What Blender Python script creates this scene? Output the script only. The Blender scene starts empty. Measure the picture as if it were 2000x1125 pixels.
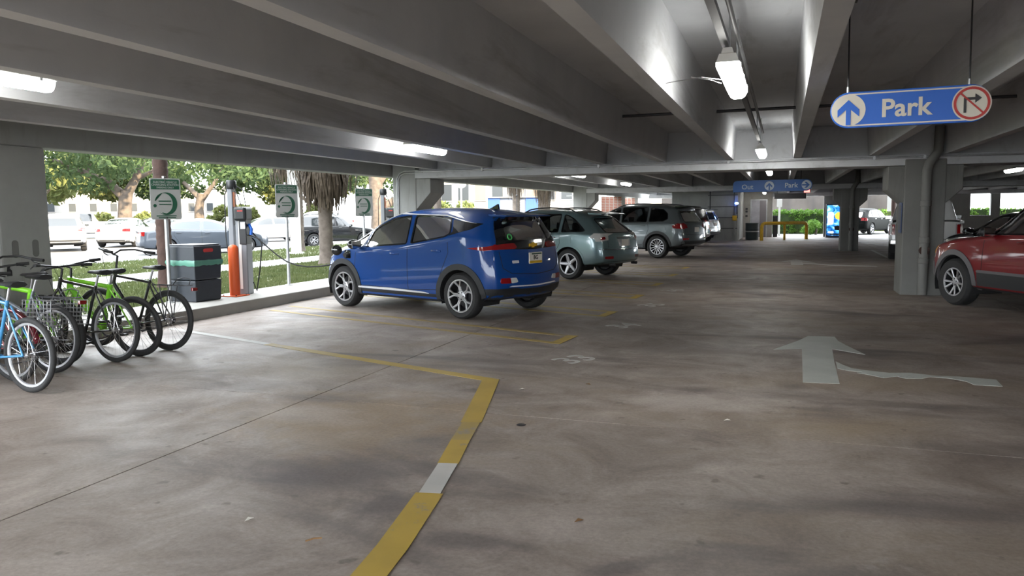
import bpy, bmesh, math, random
import numpy as np
from mathutils import Vector, Matrix
from mathutils.bvhtree import BVHTree
SC = bpy.context.scene
COL = SC.collection
PI = math.pi
# ------------------------------------------------------------------ camera
cam_d = bpy.data.cameras.new('camera'); cam = bpy.data.objects.new('camera', cam_d); COL.objects.link(cam)
cam_d.sensor_width = 36.0; cam_d.lens = 36.0 * 1490.0 / 2000.0; cam_d.clip_end = 900
cam.matrix_world = Matrix(((0.94267241, -0.02404021, 0.33285251, 0.0),
                           (0.33358702, 0.09598495, -0.93782013, 0.0),
                           (-0.00940344, 0.99509244, 0.09850186, 1.53),
                           (0, 0, 0, 1)))
SC.camera = cam
# ------------------------------------------------------------------ world, sun, exposure
W = bpy.data.worlds.new('sky'); SC.world = W; W.use_nodes = True
bg = W.node_tree.nodes['Background']; bg.inputs[0].default_value = (0.90, 0.955, 1.0, 1); bg.inputs[1].default_value = 2.4
sd = bpy.data.lights.new('sun', 'SUN'); sd.energy = 5.0; sd.angle = math.radians(1.0); sd.color = (1.0, 0.80, 0.52)
sun = bpy.data.objects.new('sun', sd); COL.objects.link(sun)
sun.rotation_euler = Vector((-0.80, 0.42, -0.42)).to_track_quat('-Z', 'Y').to_euler()
SC.view_settings.view_transform = 'Standard'; SC.view_settings.look = 'None'
SC.view_settings.exposure = 2.35; SC.view_settings.gamma = 1.0
SC.view_settings.use_curve_mapping = False
SC.cycles.max_bounces = 7; SC.cycles.diffuse_bounces = 4; SC.cycles.glossy_bounces = 3
SC.cycles.transparent_max_bounces = 12; SC.cycles.transmission_bounces = 4
SC.cycles.sample_clamp_indirect = 6.0; SC.cycles.caustics_reflective = False; SC.cycles.caustics_refractive = False
SC.cycles.use_denoising = True

# ------------------------------------------------------------------ materials
MATS = {}
def _new(name):
    m = bpy.data.materials.new(name); m.use_nodes = True
    return m, m.node_tree.nodes, m.node_tree.links, m.node_tree.nodes['Principled BSDF']
def mat(name, col, rough=0.5, metal=0.0, spec=0.5, coat=0.0, emit=None, es=0.0, var=0.0, vscale=8.0, bump=0.0, bscale=60.0, alpha=1.0):
    if name in MATS: return MATS[name]
    m, N, L, b = _new(name)
    c = tuple(col) + (1,) if len(col) == 3 else tuple(col)
    b.inputs['Base Color'].default_value = c
    b.inputs['Roughness'].default_value = rough; b.inputs['Metallic'].default_value = metal
    b.inputs['Specular IOR Level'].default_value = spec; b.inputs['Coat Weight'].default_value = coat
    b.inputs['Coat Roughness'].default_value = 0.04
    if emit:
        b.inputs['Emission Color'].default_value = tuple(emit) + (1,); b.inputs['Emission Strength'].default_value = es
    if var or bump:
        tc = N.new('ShaderNodeTexCoord')
        if var:
            n = N.new('ShaderNodeTexNoise'); n.inputs['Scale'].default_value = vscale; n.inputs['Detail'].default_value = 6
            L.new(tc.outputs['Object'], n.inputs['Vector'])
            r = N.new('ShaderNodeValToRGB'); r.color_ramp.elements[0].position = 0.3; r.color_ramp.elements[1].position = 0.72
            r.color_ramp.elements[0].color = (c[0]*(1-var), c[1]*(1-var), c[2]*(1-var), 1)
            r.color_ramp.elements[1].color = (min(1, c[0]*(1+var)), min(1, c[1]*(1+var)), min(1, c[2]*(1+var)), 1)
            L.new(n.outputs['Fac'], r.inputs[0]); L.new(r.outputs[0], b.inputs['Base Color'])
        if bump:
            n2 = N.new('ShaderNodeTexNoise'); n2.inputs['Scale'].default_value = bscale; n2.inputs['Detail'].default_value = 5
            L.new(tc.outputs['Object'], n2.inputs['Vector'])
            bp = N.new('ShaderNodeBump'); bp.inputs['Strength'].default_value = bump; bp.inputs['Distance'].default_value = 0.02
            L.new(n2.outputs['Fac'], bp.inputs['Height']); L.new(bp.outputs[0], b.inputs['Normal'])
    MATS[name] = m
    return m
def noise(N, L, vec, scale, detail=6, rough=0.55, dist=0.0):
    n = N.new('ShaderNodeTexNoise'); n.inputs['Scale'].default_value = scale; n.inputs['Detail'].default_value = detail
    n.inputs['Roughness'].default_value = rough; n.inputs['Distortion'].default_value = dist
    if vec is not None: L.new(vec, n.inputs['Vector'])
    return n.outputs['Fac']
def ramp(N, L, fac, stops):
    r = N.new('ShaderNodeValToRGB'); e = r.color_ramp.elements
    while len(e) < len(stops): e.new(0.5)
    for k, (p, c) in enumerate(stops):
        e[k].position = p; e[k].color = tuple(c) + (1,) if len(c) == 3 else c
    L.new(fac, r.inputs[0]); return r.outputs[0]
def mixc(N, L, fac, a, b, mode='MIX'):
    m = N.new('ShaderNodeMix'); m.data_type = 'RGBA'; m.blend_type = mode
    if isinstance(fac, float): m.inputs[0].default_value = fac
    else: L.new(fac, m.inputs[0])
    for s, v in ((6, a), (7, b)):
        if isinstance(v, tuple): m.inputs[s].default_value = v + (1,) if len(v) == 3 else v
        else: L.new(v, m.inputs[s])
    return m.outputs[2]
def mapped(N, L, sc=(1, 1, 1), rot=(0, 0, 0)):
    tc = N.new('ShaderNodeTexCoord'); mp = N.new('ShaderNodeMapping')
    mp.inputs['Scale'].default_value = sc; mp.inputs['Rotation'].default_value = rot
    L.new(tc.outputs['Object'], mp.inputs['Vector']); return mp.outputs[0]
def bumpn(N, L, b, h, strength=0.3, dist=0.01):
    bp = N.new('ShaderNodeBump'); bp.inputs['Strength'].default_value = strength; bp.inputs['Distance'].default_value = dist
    L.new(h, bp.inputs['Height']); L.new(bp.outputs[0], b.inputs['Normal'])

DK = (0.085, 0.073, 0.074); TN = (0.215, 0.165, 0.115)
STAINS = [(-3.05, 5.1, 1.7, 1.0, 0.2, TN, .75), (-2.9, 4.5, 1.1, .7, -.2, TN, .6), (-4.6, 5.5, .9, .35, .35, DK, .5), (-3.6, 5.35, .8, .22, .1, DK, .6), (-1.95, 3.42, .34, .30, .1, DK, .85), (-2.62, 3.68, .36, .16, .2, DK, .8),
          (-1.35, 3.18, .5, .14, .1, DK, .7), (-.62, 3.12, .32, .12, .7, DK, .7), (-2.35, 6.0, .5, .12, .1, DK, .6), (-6.6, 10.0, 1.1, .35, .0, DK, .55), (-1.0, 8.6, 1.3, .7, .2, DK, .35), (-.7, 6.1, .9, .4, .1, (0.36, 0.34, 0.335), .5), (-1.0, 3.5, .6, .35, .2, (0.34, 0.31, 0.30), .6), (-3.4, 4.9, .9, .35, -.1, (0.33, 0.30, 0.285), .5)]
def make_floor_mat():
    m, N, L, b = _new('garage_concrete'); b.inputs['Roughness'].default_value = 0.62
    v = mapped(N, L); v2 = mapped(N, L, (0.35, 1.0, 1.0), (0, 0, 0.25))
    base = ramp(N, L, noise(N, L, v, 1.5, 10, 0.68, 0.9), [(0.30, (0.135, 0.114, 0.103)), (0.47, (0.205, 0.181, 0.168)), (0.60, (0.262, 0.237, 0.225)), (0.72, (0.33, 0.305, 0.297))])
    base = mixc(N, L, 1.0, base, ramp(N, L, noise(N, L, v2, 0.45, 5, 0.6, 0.5), [(0.3, (0.80, 0.78, 0.77)), (0.7, (1.14, 1.13, 1.13))]), 'MULTIPLY')
    tan = ramp(N, L, noise(N, L, v2, 0.55, 5, 0.6, 0.8), [(0.52, (0, 0, 0)), (0.72, (.8, .8, .8))])
    c = mixc(N, L, tan, base, (0.205, 0.165, 0.122))
    blot = ramp(N, L, noise(N, L, v2, 0.95, 4, 0.55, 0.6), [(0.55, (0, 0, 0)), (0.66, (0.85, 0.85, 0.85))])
    c = mixc(N, L, blot, c, (0.088, 0.076, 0.075))
    pale = ramp(N, L, noise(N, L, mapped(N, L, (1, 1, 1), (0, 0, 1.1)), 1.6, 9, 0.7, 0.6), [(0.60, (0, 0, 0)), (0.78, (0.6, 0.6, 0.6))])
    c = mixc(N, L, pale, c, (0.37, 0.345, 0.335))
    spots = ramp(N, L, noise(N, L, v, 7.0, 3, 0.5), [(0.66, (0, 0, 0)), (0.73, (0.7, 0.7, 0.7))])
    c = mixc(N, L, spots, c, (0.09, 0.075, 0.068))
    for (sx, sy, rx, ry, rot, col, amt) in STAINS:
        mp = N.new('ShaderNodeMapping'); mp.vector_type = 'TEXTURE'; mp.inputs['Location'].default_value = (sx, sy, 0); mp.inputs['Rotation'].default_value = (0, 0, rot); mp.inputs['Scale'].default_value = (rx*1.5, ry*1.5, 1)
        tc = N.new('ShaderNodeTexCoord'); L.new(tc.outputs['Object'], mp.inputs['Vector'])
        ln = N.new('ShaderNodeVectorMath'); ln.operation = 'LENGTH'; L.new(mp.outputs[0], ln.inputs[0])
        ad = N.new('ShaderNodeMath'); ad.operation = 'MULTIPLY_ADD'; L.new(noise(N, L, v, 3.2, 6, 0.65), ad.inputs[0]); ad.inputs[1].default_value = 0.95; L.new(ln.outputs['Value'], ad.inputs[2])
        f = ramp(N, L, ad.outputs[0], [(0.66, (amt, amt, amt)), (1.0, (0, 0, 0))]); f_ = N.new('ShaderNodeMath'); f_.operation = 'MULTIPLY'; L.new(f, f_.inputs[0]); f_.inputs[1].default_value = 1.0
        c = mixc(N, L, f_.outputs[0], c, col)
    fine = ramp(N, L, noise(N, L, v, 38.0, 6, 0.7), [(0.3, (0.78, 0.78, 0.78)), (0.7, (1.14, 1.14, 1.14))])
    c = mixc(N, L, 1.0, c, fine, 'MULTIPLY'); c = mixc(N, L, 1.0, c, (1.20, 1.14, 1.08), 'MULTIPLY')
    L.new(c, b.inputs['Base Color'])
    L.new(ramp(N, L, noise(N, L, v, 1.3, 6), [(0.35, (0.5, 0.5, 0.5)), (0.7, (0.72, 0.72, 0.72))]), b.inputs['Roughness'])
    bumpn(N, L, b, noise(N, L, v, 30.0, 6, 0.65), 0.12, 0.01)
    MATS['floor'] = m; return m
def make_concrete(name, c0, c1, stain=(0.10, 0.09, 0.07), streak=(1.0, 0.15, 1.0), amt=0.5):
    m, N, L, b = _new(name); b.inputs['Roughness'].default_value = 0.82
    v = mapped(N, L); vs = mapped(N, L, streak)
    base = ramp(N, L, noise(N, L, v, 1.1, 8, 0.6), [(0.28, c0), (0.72, c1)])
    st = ramp(N, L, noise(N, L, vs, 2.2, 6, 0.65, 0.5), [(0.55, (0, 0, 0)), (0.78, (amt, amt, amt))])
    c = mixc(N, L, st, base, stain)
    L.new(c, b.inputs['Base Color']); bumpn(N, L, b, noise(N, L, v, 22.0, 6, 0.6), 0.15, 0.01)
    MATS[name] = m; return m
make_floor_mat()
make_concrete('ceiling_concrete', (0.47, 0.485, 0.51), (0.58, 0.59, 0.605))
make_concrete('column_concrete', (0.24, 0.245, 0.24), (0.32, 0.325, 0.315), streak=(1.6, 1.6, 0.25), amt=0.35)
make_concrete('shaded_concrete', (0.14, 0.14, 0.132), (0.20, 0.20, 0.19), stain=(0.07, 0.062, 0.05), streak=(1.6, 1.6, 0.25), amt=0.5)  # inner columns and drains: dim light put into the colour, plus streaky stains
make_concrete('kerb_concrete', (0.25, 0.24, 0.22), (0.34, 0.33, 0.31), stain=(0.13, 0.11, 0.085), amt=0.5)
make_concrete('walk_concrete', (0.20, 0.20, 0.195), (0.26, 0.26, 0.25), stain=(0.15, 0.15, 0.14), amt=0.3)
make_concrete('asphalt', (0.11, 0.11, 0.115), (0.15, 0.15, 0.15), stain=(0.08, 0.08, 0.08), streak=(0.3, 1, 1), amt=0.3)
def make_worn_paint(name, col, wear=0.6, back=(0.21, 0.185, 0.17), scale=5.0):
    m, N, L, b = _new(name); b.inputs['Roughness'].default_value = 0.6
    v = mapped(N, L)
    f = ramp(N, L, noise(N, L, v, scale, 10, 0.72), [(wear - 0.04, (0, 0, 0)), (wear + 0.05, (1, 1, 1))])
    tint = ramp(N, L, noise(N, L, v, 2.0, 6), [(0.3, tuple(0.78 * k for k in col)), (0.7, col)])
    L.new(mixc(N, L, f, tint, back), b.inputs['Base Color'])
    MATS[name] = m; return m
make_worn_paint('yellow_paint', (0.42, 0.285, 0.04), 0.64)
make_worn_paint('yellow_paint_old', (0.35, 0.25, 0.07), 0.60, scale=3.0)
make_worn_paint('white_paint', (0.47, 0.49, 0.46), 0.66)
make_worn_paint('white_paint_old', (0.48, 0.47, 0.45), 0.64)
def make_glass(name, tint, refl=1.0):
    m = bpy.data.materials.new(name); m.use_nodes = True; N = m.node_tree.nodes; L = m.node_tree.links
    N.clear(); o = N.new('ShaderNodeOutputMaterial'); mx = N.new('ShaderNodeMixShader')
    t = N.new('ShaderNodeBsdfTransparent'); t.inputs[0].default_value = tuple(tint) + (1,)
    g = N.new('ShaderNodeBsdfGlossy'); g.inputs[1].default_value = 0.02; g.inputs[0].default_value = (1, 1, 1, 1)
    f = N.new('ShaderNodeFresnel'); f.inputs[0].default_value = 1.33
    L.new(f.outputs[0], mx.inputs[0]); L.new(t.outputs[0], mx.inputs[1]); L.new(g.outputs[0], mx.inputs[2]); L.new(mx.outputs[0], o.inputs[0])
    MATS[name] = m; return m
make_glass('car_glass', (0.30, 0.34, 0.33)); make_glass('car_glass_dark', (0.10, 0.11, 0.115))
def make_leaf(name, cols, trans=0.4, scale=1.2):
    m, N, L, b = _new(name); b.inputs['Roughness'].default_value = 0.6; b.inputs['Specular IOR Level'].default_value = 0.2
    n = len(cols)
    c = ramp(N, L, noise(N, L, mapped(N, L), scale, 5, 0.7), [(0.28 + 0.44 * k / (n - 1), cols[k]) for k in range(n)])
    L.new(c, b.inputs['Base Color'])
    t = N.new('ShaderNodeBsdfTranslucent'); L.new(c, t.inputs[0])
    mx = N.new('ShaderNodeMixShader'); mx.inputs[0].default_value = trans
    o = N['Material Output']; L.new(b.outputs[0], mx.inputs[1]); L.new(t.outputs[0], mx.inputs[2]); L.new(mx.outputs[0], o.inputs[0])
    MATS[name] = m; return m
make_leaf('oak_leaf', [(0.030, 0.055, 0.022), (0.055, 0.088, 0.034), (0.095, 0.125, 0.05)])
make_leaf('yellow_leaf', [(0.07, 0.10, 0.03), (0.13, 0.15, 0.05), (0.19, 0.19, 0.07)])
make_leaf('hedge_leaf', [(0.04, 0.10, 0.015), (0.085, 0.175, 0.028), (0.16, 0.26, 0.05)], scale=3.0)
make_leaf('grass_blade', [(0.058, 0.078, 0.028), (0.088, 0.108, 0.042), (0.125, 0.135, 0.062)], scale=0.8)
make_leaf('lawn', [(0.066, 0.082, 0.032), (0.098, 0.112, 0.048), (0.14, 0.13, 0.072)], 0.0, 0.5)
make_leaf('dead_frond', [(0.035, 0.025, 0.018), (0.07, 0.052, 0.038), (0.12, 0.095, 0.07)], 0.2, 2.0)
M = MATS
mat('black_plastic', (0.02, 0.021, 0.023), 0.5); mat('dark_cladding', (0.016, 0.017, 0.019), 0.55); mat('bright_trim', (0.75, 0.76, 0.78), 0.3, 0.35)
mat('rubber', (0.018, 0.018, 0.019), 0.75, bump=0.2, bscale=90); mat('chrome', (0.75, 0.75, 0.76), 0.12, 1.0)
mat('alloy', (0.44, 0.44, 0.46), 0.38, 0.85); mat('dark_metal', (0.05, 0.05, 0.055), 0.45, 0.6)
mat('galvanised', (0.42, 0.43, 0.44), 0.45, 0.7, var=0.15); mat('white_enamel', (0.72, 0.72, 0.70), 0.4)
mat('red_lens', (0.22, 0.006, 0.008), 0.12, coat=1.0); mat('clear_lens', (0.70, 0.70, 0.68), 0.1, 0.3, coat=1.0)
mat('amber_lens', (0.75, 0.32, 0.06), 0.15, coat=1.0); mat('gloss_black', (0.008, 0.009, 0.011), 0.08, coat=1.0)
mat('strut_grey', (0.16, 0.16, 0.165), 0.6, 0.3); mat('under', (0.012, 0.012, 0.013), 0.9); mat('interior', (0.035, 0.036, 0.04), 0.85); mat('seat_grey', (0.09, 0.09, 0.095), 0.9)
mat('opaque_glass', (0.012, 0.015, 0.018), 0.05, coat=0.5); mat('pale_glass', (0.05, 0.065, 0.085), 0.12, coat=0.2)
mat('sign_blue', (0.006, 0.105, 0.50), 0.45); mat('sign_white', (0.62, 0.58, 0.50), 0.55); mat('sign_red', (0.42, 0.025, 0.02), 0.5)
mat('sign_black', (0.015, 0.014, 0.016), 0.5); mat('sign_green', (0.006, 0.055, 0.028), 0.4); mat('sign_grey', (0.27, 0.27, 0.26), 0.45)
mat('orange_sleeve', (0.55, 0.075, 0.008), 0.45); mat('yellow_steel', (0.62, 0.38, 0.02), 0.45, var=0.15)
mat('bark', (0.085, 0.068, 0.055), 0.95, var=0.35, vscale=3.0, bump=0.8, bscale=9.0)
mat('palm_bark', (0.12, 0.098, 0.084), 0.95, var=0.3, vscale=6.0, bump=0.8, bscale=14.0)
mat('brown_bark', (0.05, 0.028, 0.023), 0.95, var=0.3, vscale=6.0, bump=0.8, bscale=14.0)
mat('brick', (0.30, 0.115, 0.08), 0.85, var=0.25, vscale=7.0); mat('mortar', (0.36, 0.34, 0.31), 0.95)
mat('tube_glow', (0.9, 0.9, 0.9), 0.5, emit=(1.0, 0.985, 0.93), es=8.0)
# ------------------------------------------------------------------ mesh helpers
def clean(v): return Vector(v)
class MB:
    def __init__(s): s.v = []; s.f = []
    def add(s, vs, fs):
        o = len(s.v); s.v += [tuple(p) for p in vs]; s.f += [tuple(o + i for i in f) for f in fs]; return s
    def bb(s, x0, x1, y0, y1, z0, z1):
        return s.add([(x0,y0,z0),(x1,y0,z0),(x1,y1,z0),(x0,y1,z0),(x0,y0,z1),(x1,y0,z1),(x1,y1,z1),(x0,y1,z1)],
                     [(0,3,2,1),(4,5,6,7),(0,1,5,4),(1,2,6,5),(2,3,7,6),(3,0,4,7)])
    def obox(s, c, sx, sy, sz, m=None):
        m = m or Matrix.Identity(3); c = Vector(c); vs = []
        for dz in (-1, 1):
            for dx, dy in ((-1,-1),(1,-1),(1,1),(-1,1)): vs.append(c + m @ Vector((dx*sx/2, dy*sy/2, dz*sz/2)))
        return s.add(vs, [(0,3,2,1),(4,5,6,7),(0,1,5,4),(1,2,6,5),(2,3,7,6),(3,0,4,7)])
    def tube(s, pts, r, n=8, closed=False, cap=True):
        pts = [Vector(p) for p in pts]; k = len(pts)
        rs = r if isinstance(r, (list, tuple)) else [r] * k
        prev = None; vs = []
        for i in range(k):
            if closed: t = pts[(i+1) % k] - pts[i-1]
            else: t = pts[min(i+1, k-1)] - pts[max(i-1, 0)]
            t.normalize()
            if prev is None:
                a = Vector((0,0,1)) if abs(t.z) < 0.9 else Vector((1,0,0)); u = t.cross(a).normalized()
            else:
                u = (prev - t * prev.dot(t)); u = u.normalized() if u.length > 1e-6 else t.orthogonal().normalized()
            prev = u; w = t.cross(u)
            for j in range(n):
                a = 2*PI*j/n; vs.append(pts[i] + (u*math.cos(a) + w*math.sin(a)) * rs[i])
        fs = []
        m = k if closed else k - 1
        for i in range(m):
            for j in range(n):
                a = i*n + j; b = i*n + (j+1) % n; c = ((i+1) % k)*n + (j+1) % n; d = ((i+1) % k)*n + j
                fs.append((a, b, c, d))
        if cap and not closed: fs += [tuple(range(n-1, -1, -1)), tuple(range((k-1)*n, k*n))]
        return s.add(vs, fs)
    def lathe(s, prof, c=(0,0,0), axis='z', n=24, cap=True):
        c = Vector(c); vs = []
        for (r, h) in prof:
            for j in range(n):
                a = 2*PI*j/n; p = (r*math.cos(a), r*math.sin(a), h)
                if axis == 'y': p = (p[0], h, p[1])
                elif axis == 'x': p = (h, p[0], p[1])
                vs.append(c + Vector(p))
        k = len(prof)
        fs = [(i*n+j, i*n+(j+1) % n, (i+1)*n+(j+1) % n, (i+1)*n+j) for i in range(k-1) for j in range(n)]
        if cap:
            if prof[0][0] > 1e-5: fs.append(tuple(range(n-1, -1, -1)))
            if prof[-1][0] > 1e-5: fs.append(tuple(range((k-1)*n, k*n)))
        return s.add(vs, fs)
    def prism(s, poly, a0, a1, plane='xz'):
        def mk(p, a): return {'xz': (p[0], a, p[1]), 'yz': (a, p[0], p[1]), 'xy': (p[0], p[1], a)}[plane]
        n = len(poly); vs = [mk(p, a0) for p in poly] + [mk(p, a1) for p in poly]
        return s.add(vs, [tuple(range(n)), tuple(range(2*n-1, n-1, -1))] + [(i, n+i, n+(i+1) % n, (i+1) % n) for i in range(n)])
    def ball(s, c, rx, ry, rz, n=12, k=8):
        c = Vector(c); vs = [c + Vector((0,0,-rz))]
        for i in range(1, k):
            t = -PI/2 + PI*i/k
            for j in range(n):
                a = 2*PI*j/n; vs.append(c + Vector((rx*math.cos(t)*math.cos(a), ry*math.cos(t)*math.sin(a), rz*math.sin(t))))
        vs.append(c + Vector((0,0,rz))); fs = []
        for j in range(n):
            fs.append((0, 1+(j+1) % n, 1+j)); fs.append((len(vs)-1, 1+(k-2)*n+j, 1+(k-2)*n+(j+1) % n))
            for i in range(k-2): fs.append((1+i*n+j, 1+i*n+(j+1) % n, 1+(i+1)*n+(j+1) % n, 1+(i+1)*n+j))
        return s.add(vs, fs)
    def xf(s, m): s.v = [tuple(m @ Vector(p)) for p in s.v]; return s
    def mesh(s, name, smooth=None):
        me = bpy.data.meshes.new(name); me.from_pydata(s.v, [], s.f); me.update()
        bm = bmesh.new(); bm.from_mesh(me); bmesh.ops.recalc_face_normals(bm, faces=bm.faces); bm.to_mesh(me); bm.free()
        if smooth: shade(me, smooth)
        return me
    def build(s, name, m, parent=None, smooth=None, bevel=0.0, loc=None, rot=None):
        return link(name, s.mesh(name, smooth), m, parent, bevel, loc, rot)
def shade(me, ang=0.7):
    me.polygons.foreach_set('use_smooth', [True] * len(me.polygons))
    try: me.set_sharp_from_angle(angle=ang)
    except Exception: pass
def link(name, me, m, parent=None, bevel=0.0, loc=None, rot=None):
    o = bpy.data.objects.new(name, me); COL.objects.link(o)
    if m is not None and len(me.materials) == 0: me.materials.append(M[m] if isinstance(m, str) else m)
    if parent is not None: o.parent = parent
    if loc is not None: o.location = loc
    if rot is not None: o.rotation_euler = rot
    if bevel:
        b = o.modifiers.new('bevel', 'BEVEL'); b.width = bevel; b.segments = 2; b.limit_method = 'ANGLE'; b.angle_limit = 0.6
    return o
def tag(o, label, cat, group=None, kind=None):
    o['label'] = label; o['category'] = cat
    if group: o['group'] = group
    if kind: o['kind'] = kind
    return o
def empty(name, loc=(0,0,0), rz=0.0, label=None, cat=None, group=None, kind=None, scale=None):
    o = bpy.data.objects.new(name, None); COL.objects.link(o); o.location = loc; o.rotation_euler = (0, 0, rz); o.empty_display_size = 0.2
    if scale: o.scale = (scale,)*3 if isinstance(scale, (int, float)) else scale
    if label: tag(o, label, cat, group, kind)
    return o
def struct(o, label, cat, group=None): return tag(o, label, cat, group, 'structure')
_tcache = {}
def text_mesh(txt, size, depth=0.002, bold=0.0, align='CENTER'):
    key = (txt, size, depth, bold, align)
    if key in _tcache: return _tcache[key]
    c = bpy.data.curves.new('lettering', 'FONT'); c.body = txt; c.size = size; c.extrude = depth; c.offset = bold
    c.align_x = align; c.align_y = 'CENTER'; c.resolution_u = 3
    o = bpy.data.objects.new('lettering', c); COL.objects.link(o)
    dg = bpy.context.evaluated_depsgraph_get(); me = bpy.data.meshes.new_from_object(o.evaluated_get(dg)); me.materials.clear()
    bpy.data.objects.remove(o); bpy.data.curves.remove(c); _tcache[key] = me
    return me
FACE_CAM = (PI/2, 0, 0)      # a flat xy mesh stood upright, read from -Y
def lettering(name, txt, size, m, parent, loc, rot=FACE_CAM, bold=0.0, depth=0.002):
    return link(name, text_mesh(txt, size, depth, bold).copy(), m, parent, 0, loc, rot)
def arcpts(cx, cy, r, a0, a1, n): return [(cx + r*math.cos(a0+(a1-a0)*i/n), cy + r*math.sin(a0+(a1-a0)*i/n)) for i in range(n+1)]
def rrect(x0, x1, y0, y1, r, n=5):
    return arcpts(x1-r, y1-r, r, 0, PI/2, n) + arcpts(x0+r, y1-r, r, PI/2, PI, n) + arcpts(x0+r, y0+r, r, PI, 1.5*PI, n) + arcpts(x1-r, y0+r, r, 1.5*PI, 2*PI, n)
def rnd_leaf_mesh(rng, centers, radii, n, size, flat=0.0, squash=0.75):
    # n small bent leaf sprays spread through the given blobs
    cs = np.array(centers, float); rs = np.array(radii, float)
    w = rs**2; w /= w.sum(); idx = rng.choice(len(cs), n, p=w)
    d = rng.normal(size=(n, 3)); d /= np.linalg.norm(d, axis=1)[:, None]
    rad = rs[idx] * (0.45 + 0.6*rng.random(n)**0.6)
    p = cs[idx] + d*rad[:, None]*np.array([1, 1, squash])
    a = rng.normal(size=(n, 3)); a[:, 2] *= (1-flat); a /= np.linalg.norm(a, axis=1)[:, None]
    b = np.cross(a, rng.normal(size=(n, 3))); b /= np.linalg.norm(b, axis=1)[:, None]
    s = size*(0.6+0.8*rng.random(n))[:, None]
    nn = np.cross(a, b)
    v = np.stack([p - a*s, p + b*s*0.45 + nn*s*0.15, p + a*s, p - b*s*0.45 + nn*s*0.15], 1).reshape(-1, 3)
    f = np.arange(4*n).reshape(n, 4)
    me = bpy.data.meshes.new('leaves'); me.from_pydata(v.tolist(), [], f.tolist()); me.update()
    return me
# ------------------------------------------------------------------ garage floor: poured slabs with open joints
XL, XR, Y0, Y1 = -8.06, 24.0, -3.6, 46.9
fl = MB().bb(XL, XR, Y0, Y1, -0.25, -0.03).build('floor', 'under')
struct(fl, 'stained grey concrete garage floor poured in large jointed slabs', 'floor')
xs = [XL, -3.70, 3.4, 10.5, 17.2, XR]; ys = [Y0, 5.34, 15.5, 25.7, 36.2, Y1]
for i in range(len(xs)-1):
    for j in range(len(ys)-1):
        MB().bb(xs[i]+.006, xs[i+1]-.006, ys[j]+.006, ys[j+1]-.006, -0.03, 0.0).build('slab', 'floor', fl)
# ------------------------------------------------------------------ kerb walk along the open side
kb = empty('kerb', (0,0,0), 0, 'raised concrete kerb ledge between the parking bays and the lawn', 'kerb', kind='structure')
ky = [-3.6, 1.2, 7.2, 13.2, 19.4, 25.6, 31.8, 36.0, 40.0]
for i in range(len(ky)-1):
    MB().bb(-9.15, -8.06, ky[i]+.004, ky[i+1]-.004, -0.2, 0.17).build('kerb_section', 'kerb_concrete', kb, bevel=0.015)
# ------------------------------------------------------------------ ceiling: precast double tees
cl = MB().bb(-8.5, XR, Y0, Y1+.3, 3.05, 3.20).build('ceiling', 'ceiling_concrete')
struct(cl, 'grey precast concrete ceiling with deep ribs running along the garage', 'ceiling')
stem_me = {}
def stem(x, y0, y1):
    k = round(y1-y0, 3)
    if k not in stem_me:
        stem_me[k] = MB().prism([(-.068, 2.48), (.068, 2.48), (.115, 3.055), (-.115, 3.055)], 0, y1-y0, 'xz').mesh('stem')
    o = link('stem', stem_me[k], 'ceiling_concrete', cl, 0, (x, y0, 0))
GY = [15.55, 31.0, 46.45]
for k in range(-3, 10):
    for off in (0.0, 1.2):
        x = -0.98 + off + 2.48*k
        if x < -8 or x > 23.5: continue
        for a, b in ((Y0, GY[0]-.22), (GY[0]+.22, GY[1]-.22), (GY[1]+.22, GY[2]-.2)): stem(x, a, b)
def girder(y, lab):
    g = MB().prism([(-.42, 2.29), (.42, 2.29), (.42, 2.475), (.2, 2.475), (.2, 3.06), (-.2, 3.06), (-.2, 2.475), (-.42, 2.475)], 0, 31.2, 'yz')
    o = g.build('girder', 'ceiling_concrete', None, bevel=0.012, loc=(-7.6, y, 0))
    struct(o, lab, 'girder')
girder(GY[0], 'concrete ledge girder crossing the ceiling above the dark silver cars, nearest of the three')
girder(GY[1], 'concrete ledge girder crossing the ceiling beyond the out and park sign')
girder(GY[2], 'concrete girder over the far opening with the hedge')
# spandrel along the open side
for a, b, lab in ((Y0, 6.15, 'concrete edge beam running left over the bicycles'), (6.17, 15.72, 'concrete edge beam over the charging bays and lawn'), (15.74, 31.2, 'concrete edge beam over the bays behind the blue car'), (31.22, 47.2, 'concrete edge beam at the far end of the open side')):
    struct(MB().bb(-8.5, -8.2, a, b, 2.335, 3.9).build('spandrel_beam', 'column_concrete', bevel=0.015), lab, 'beam')
# upper storeys of the garage above this level (they shade the lawn)
struct(MB().bb(-8.5, XR, Y0, Y1+.3, 3.9, 4.1).bb(-8.5, -8.25, Y0, Y1+.3, 4.1, 9.5).bb(-8.25, XR, Y0, Y1+.3, 9.2, 9.5).bb(XR-.3, XR, Y0, Y1+.3, 3.2, 9.2).build('upper_storey', 'column_concrete'), 'concrete upper storeys of the parking garage over this level', 'building')
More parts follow.
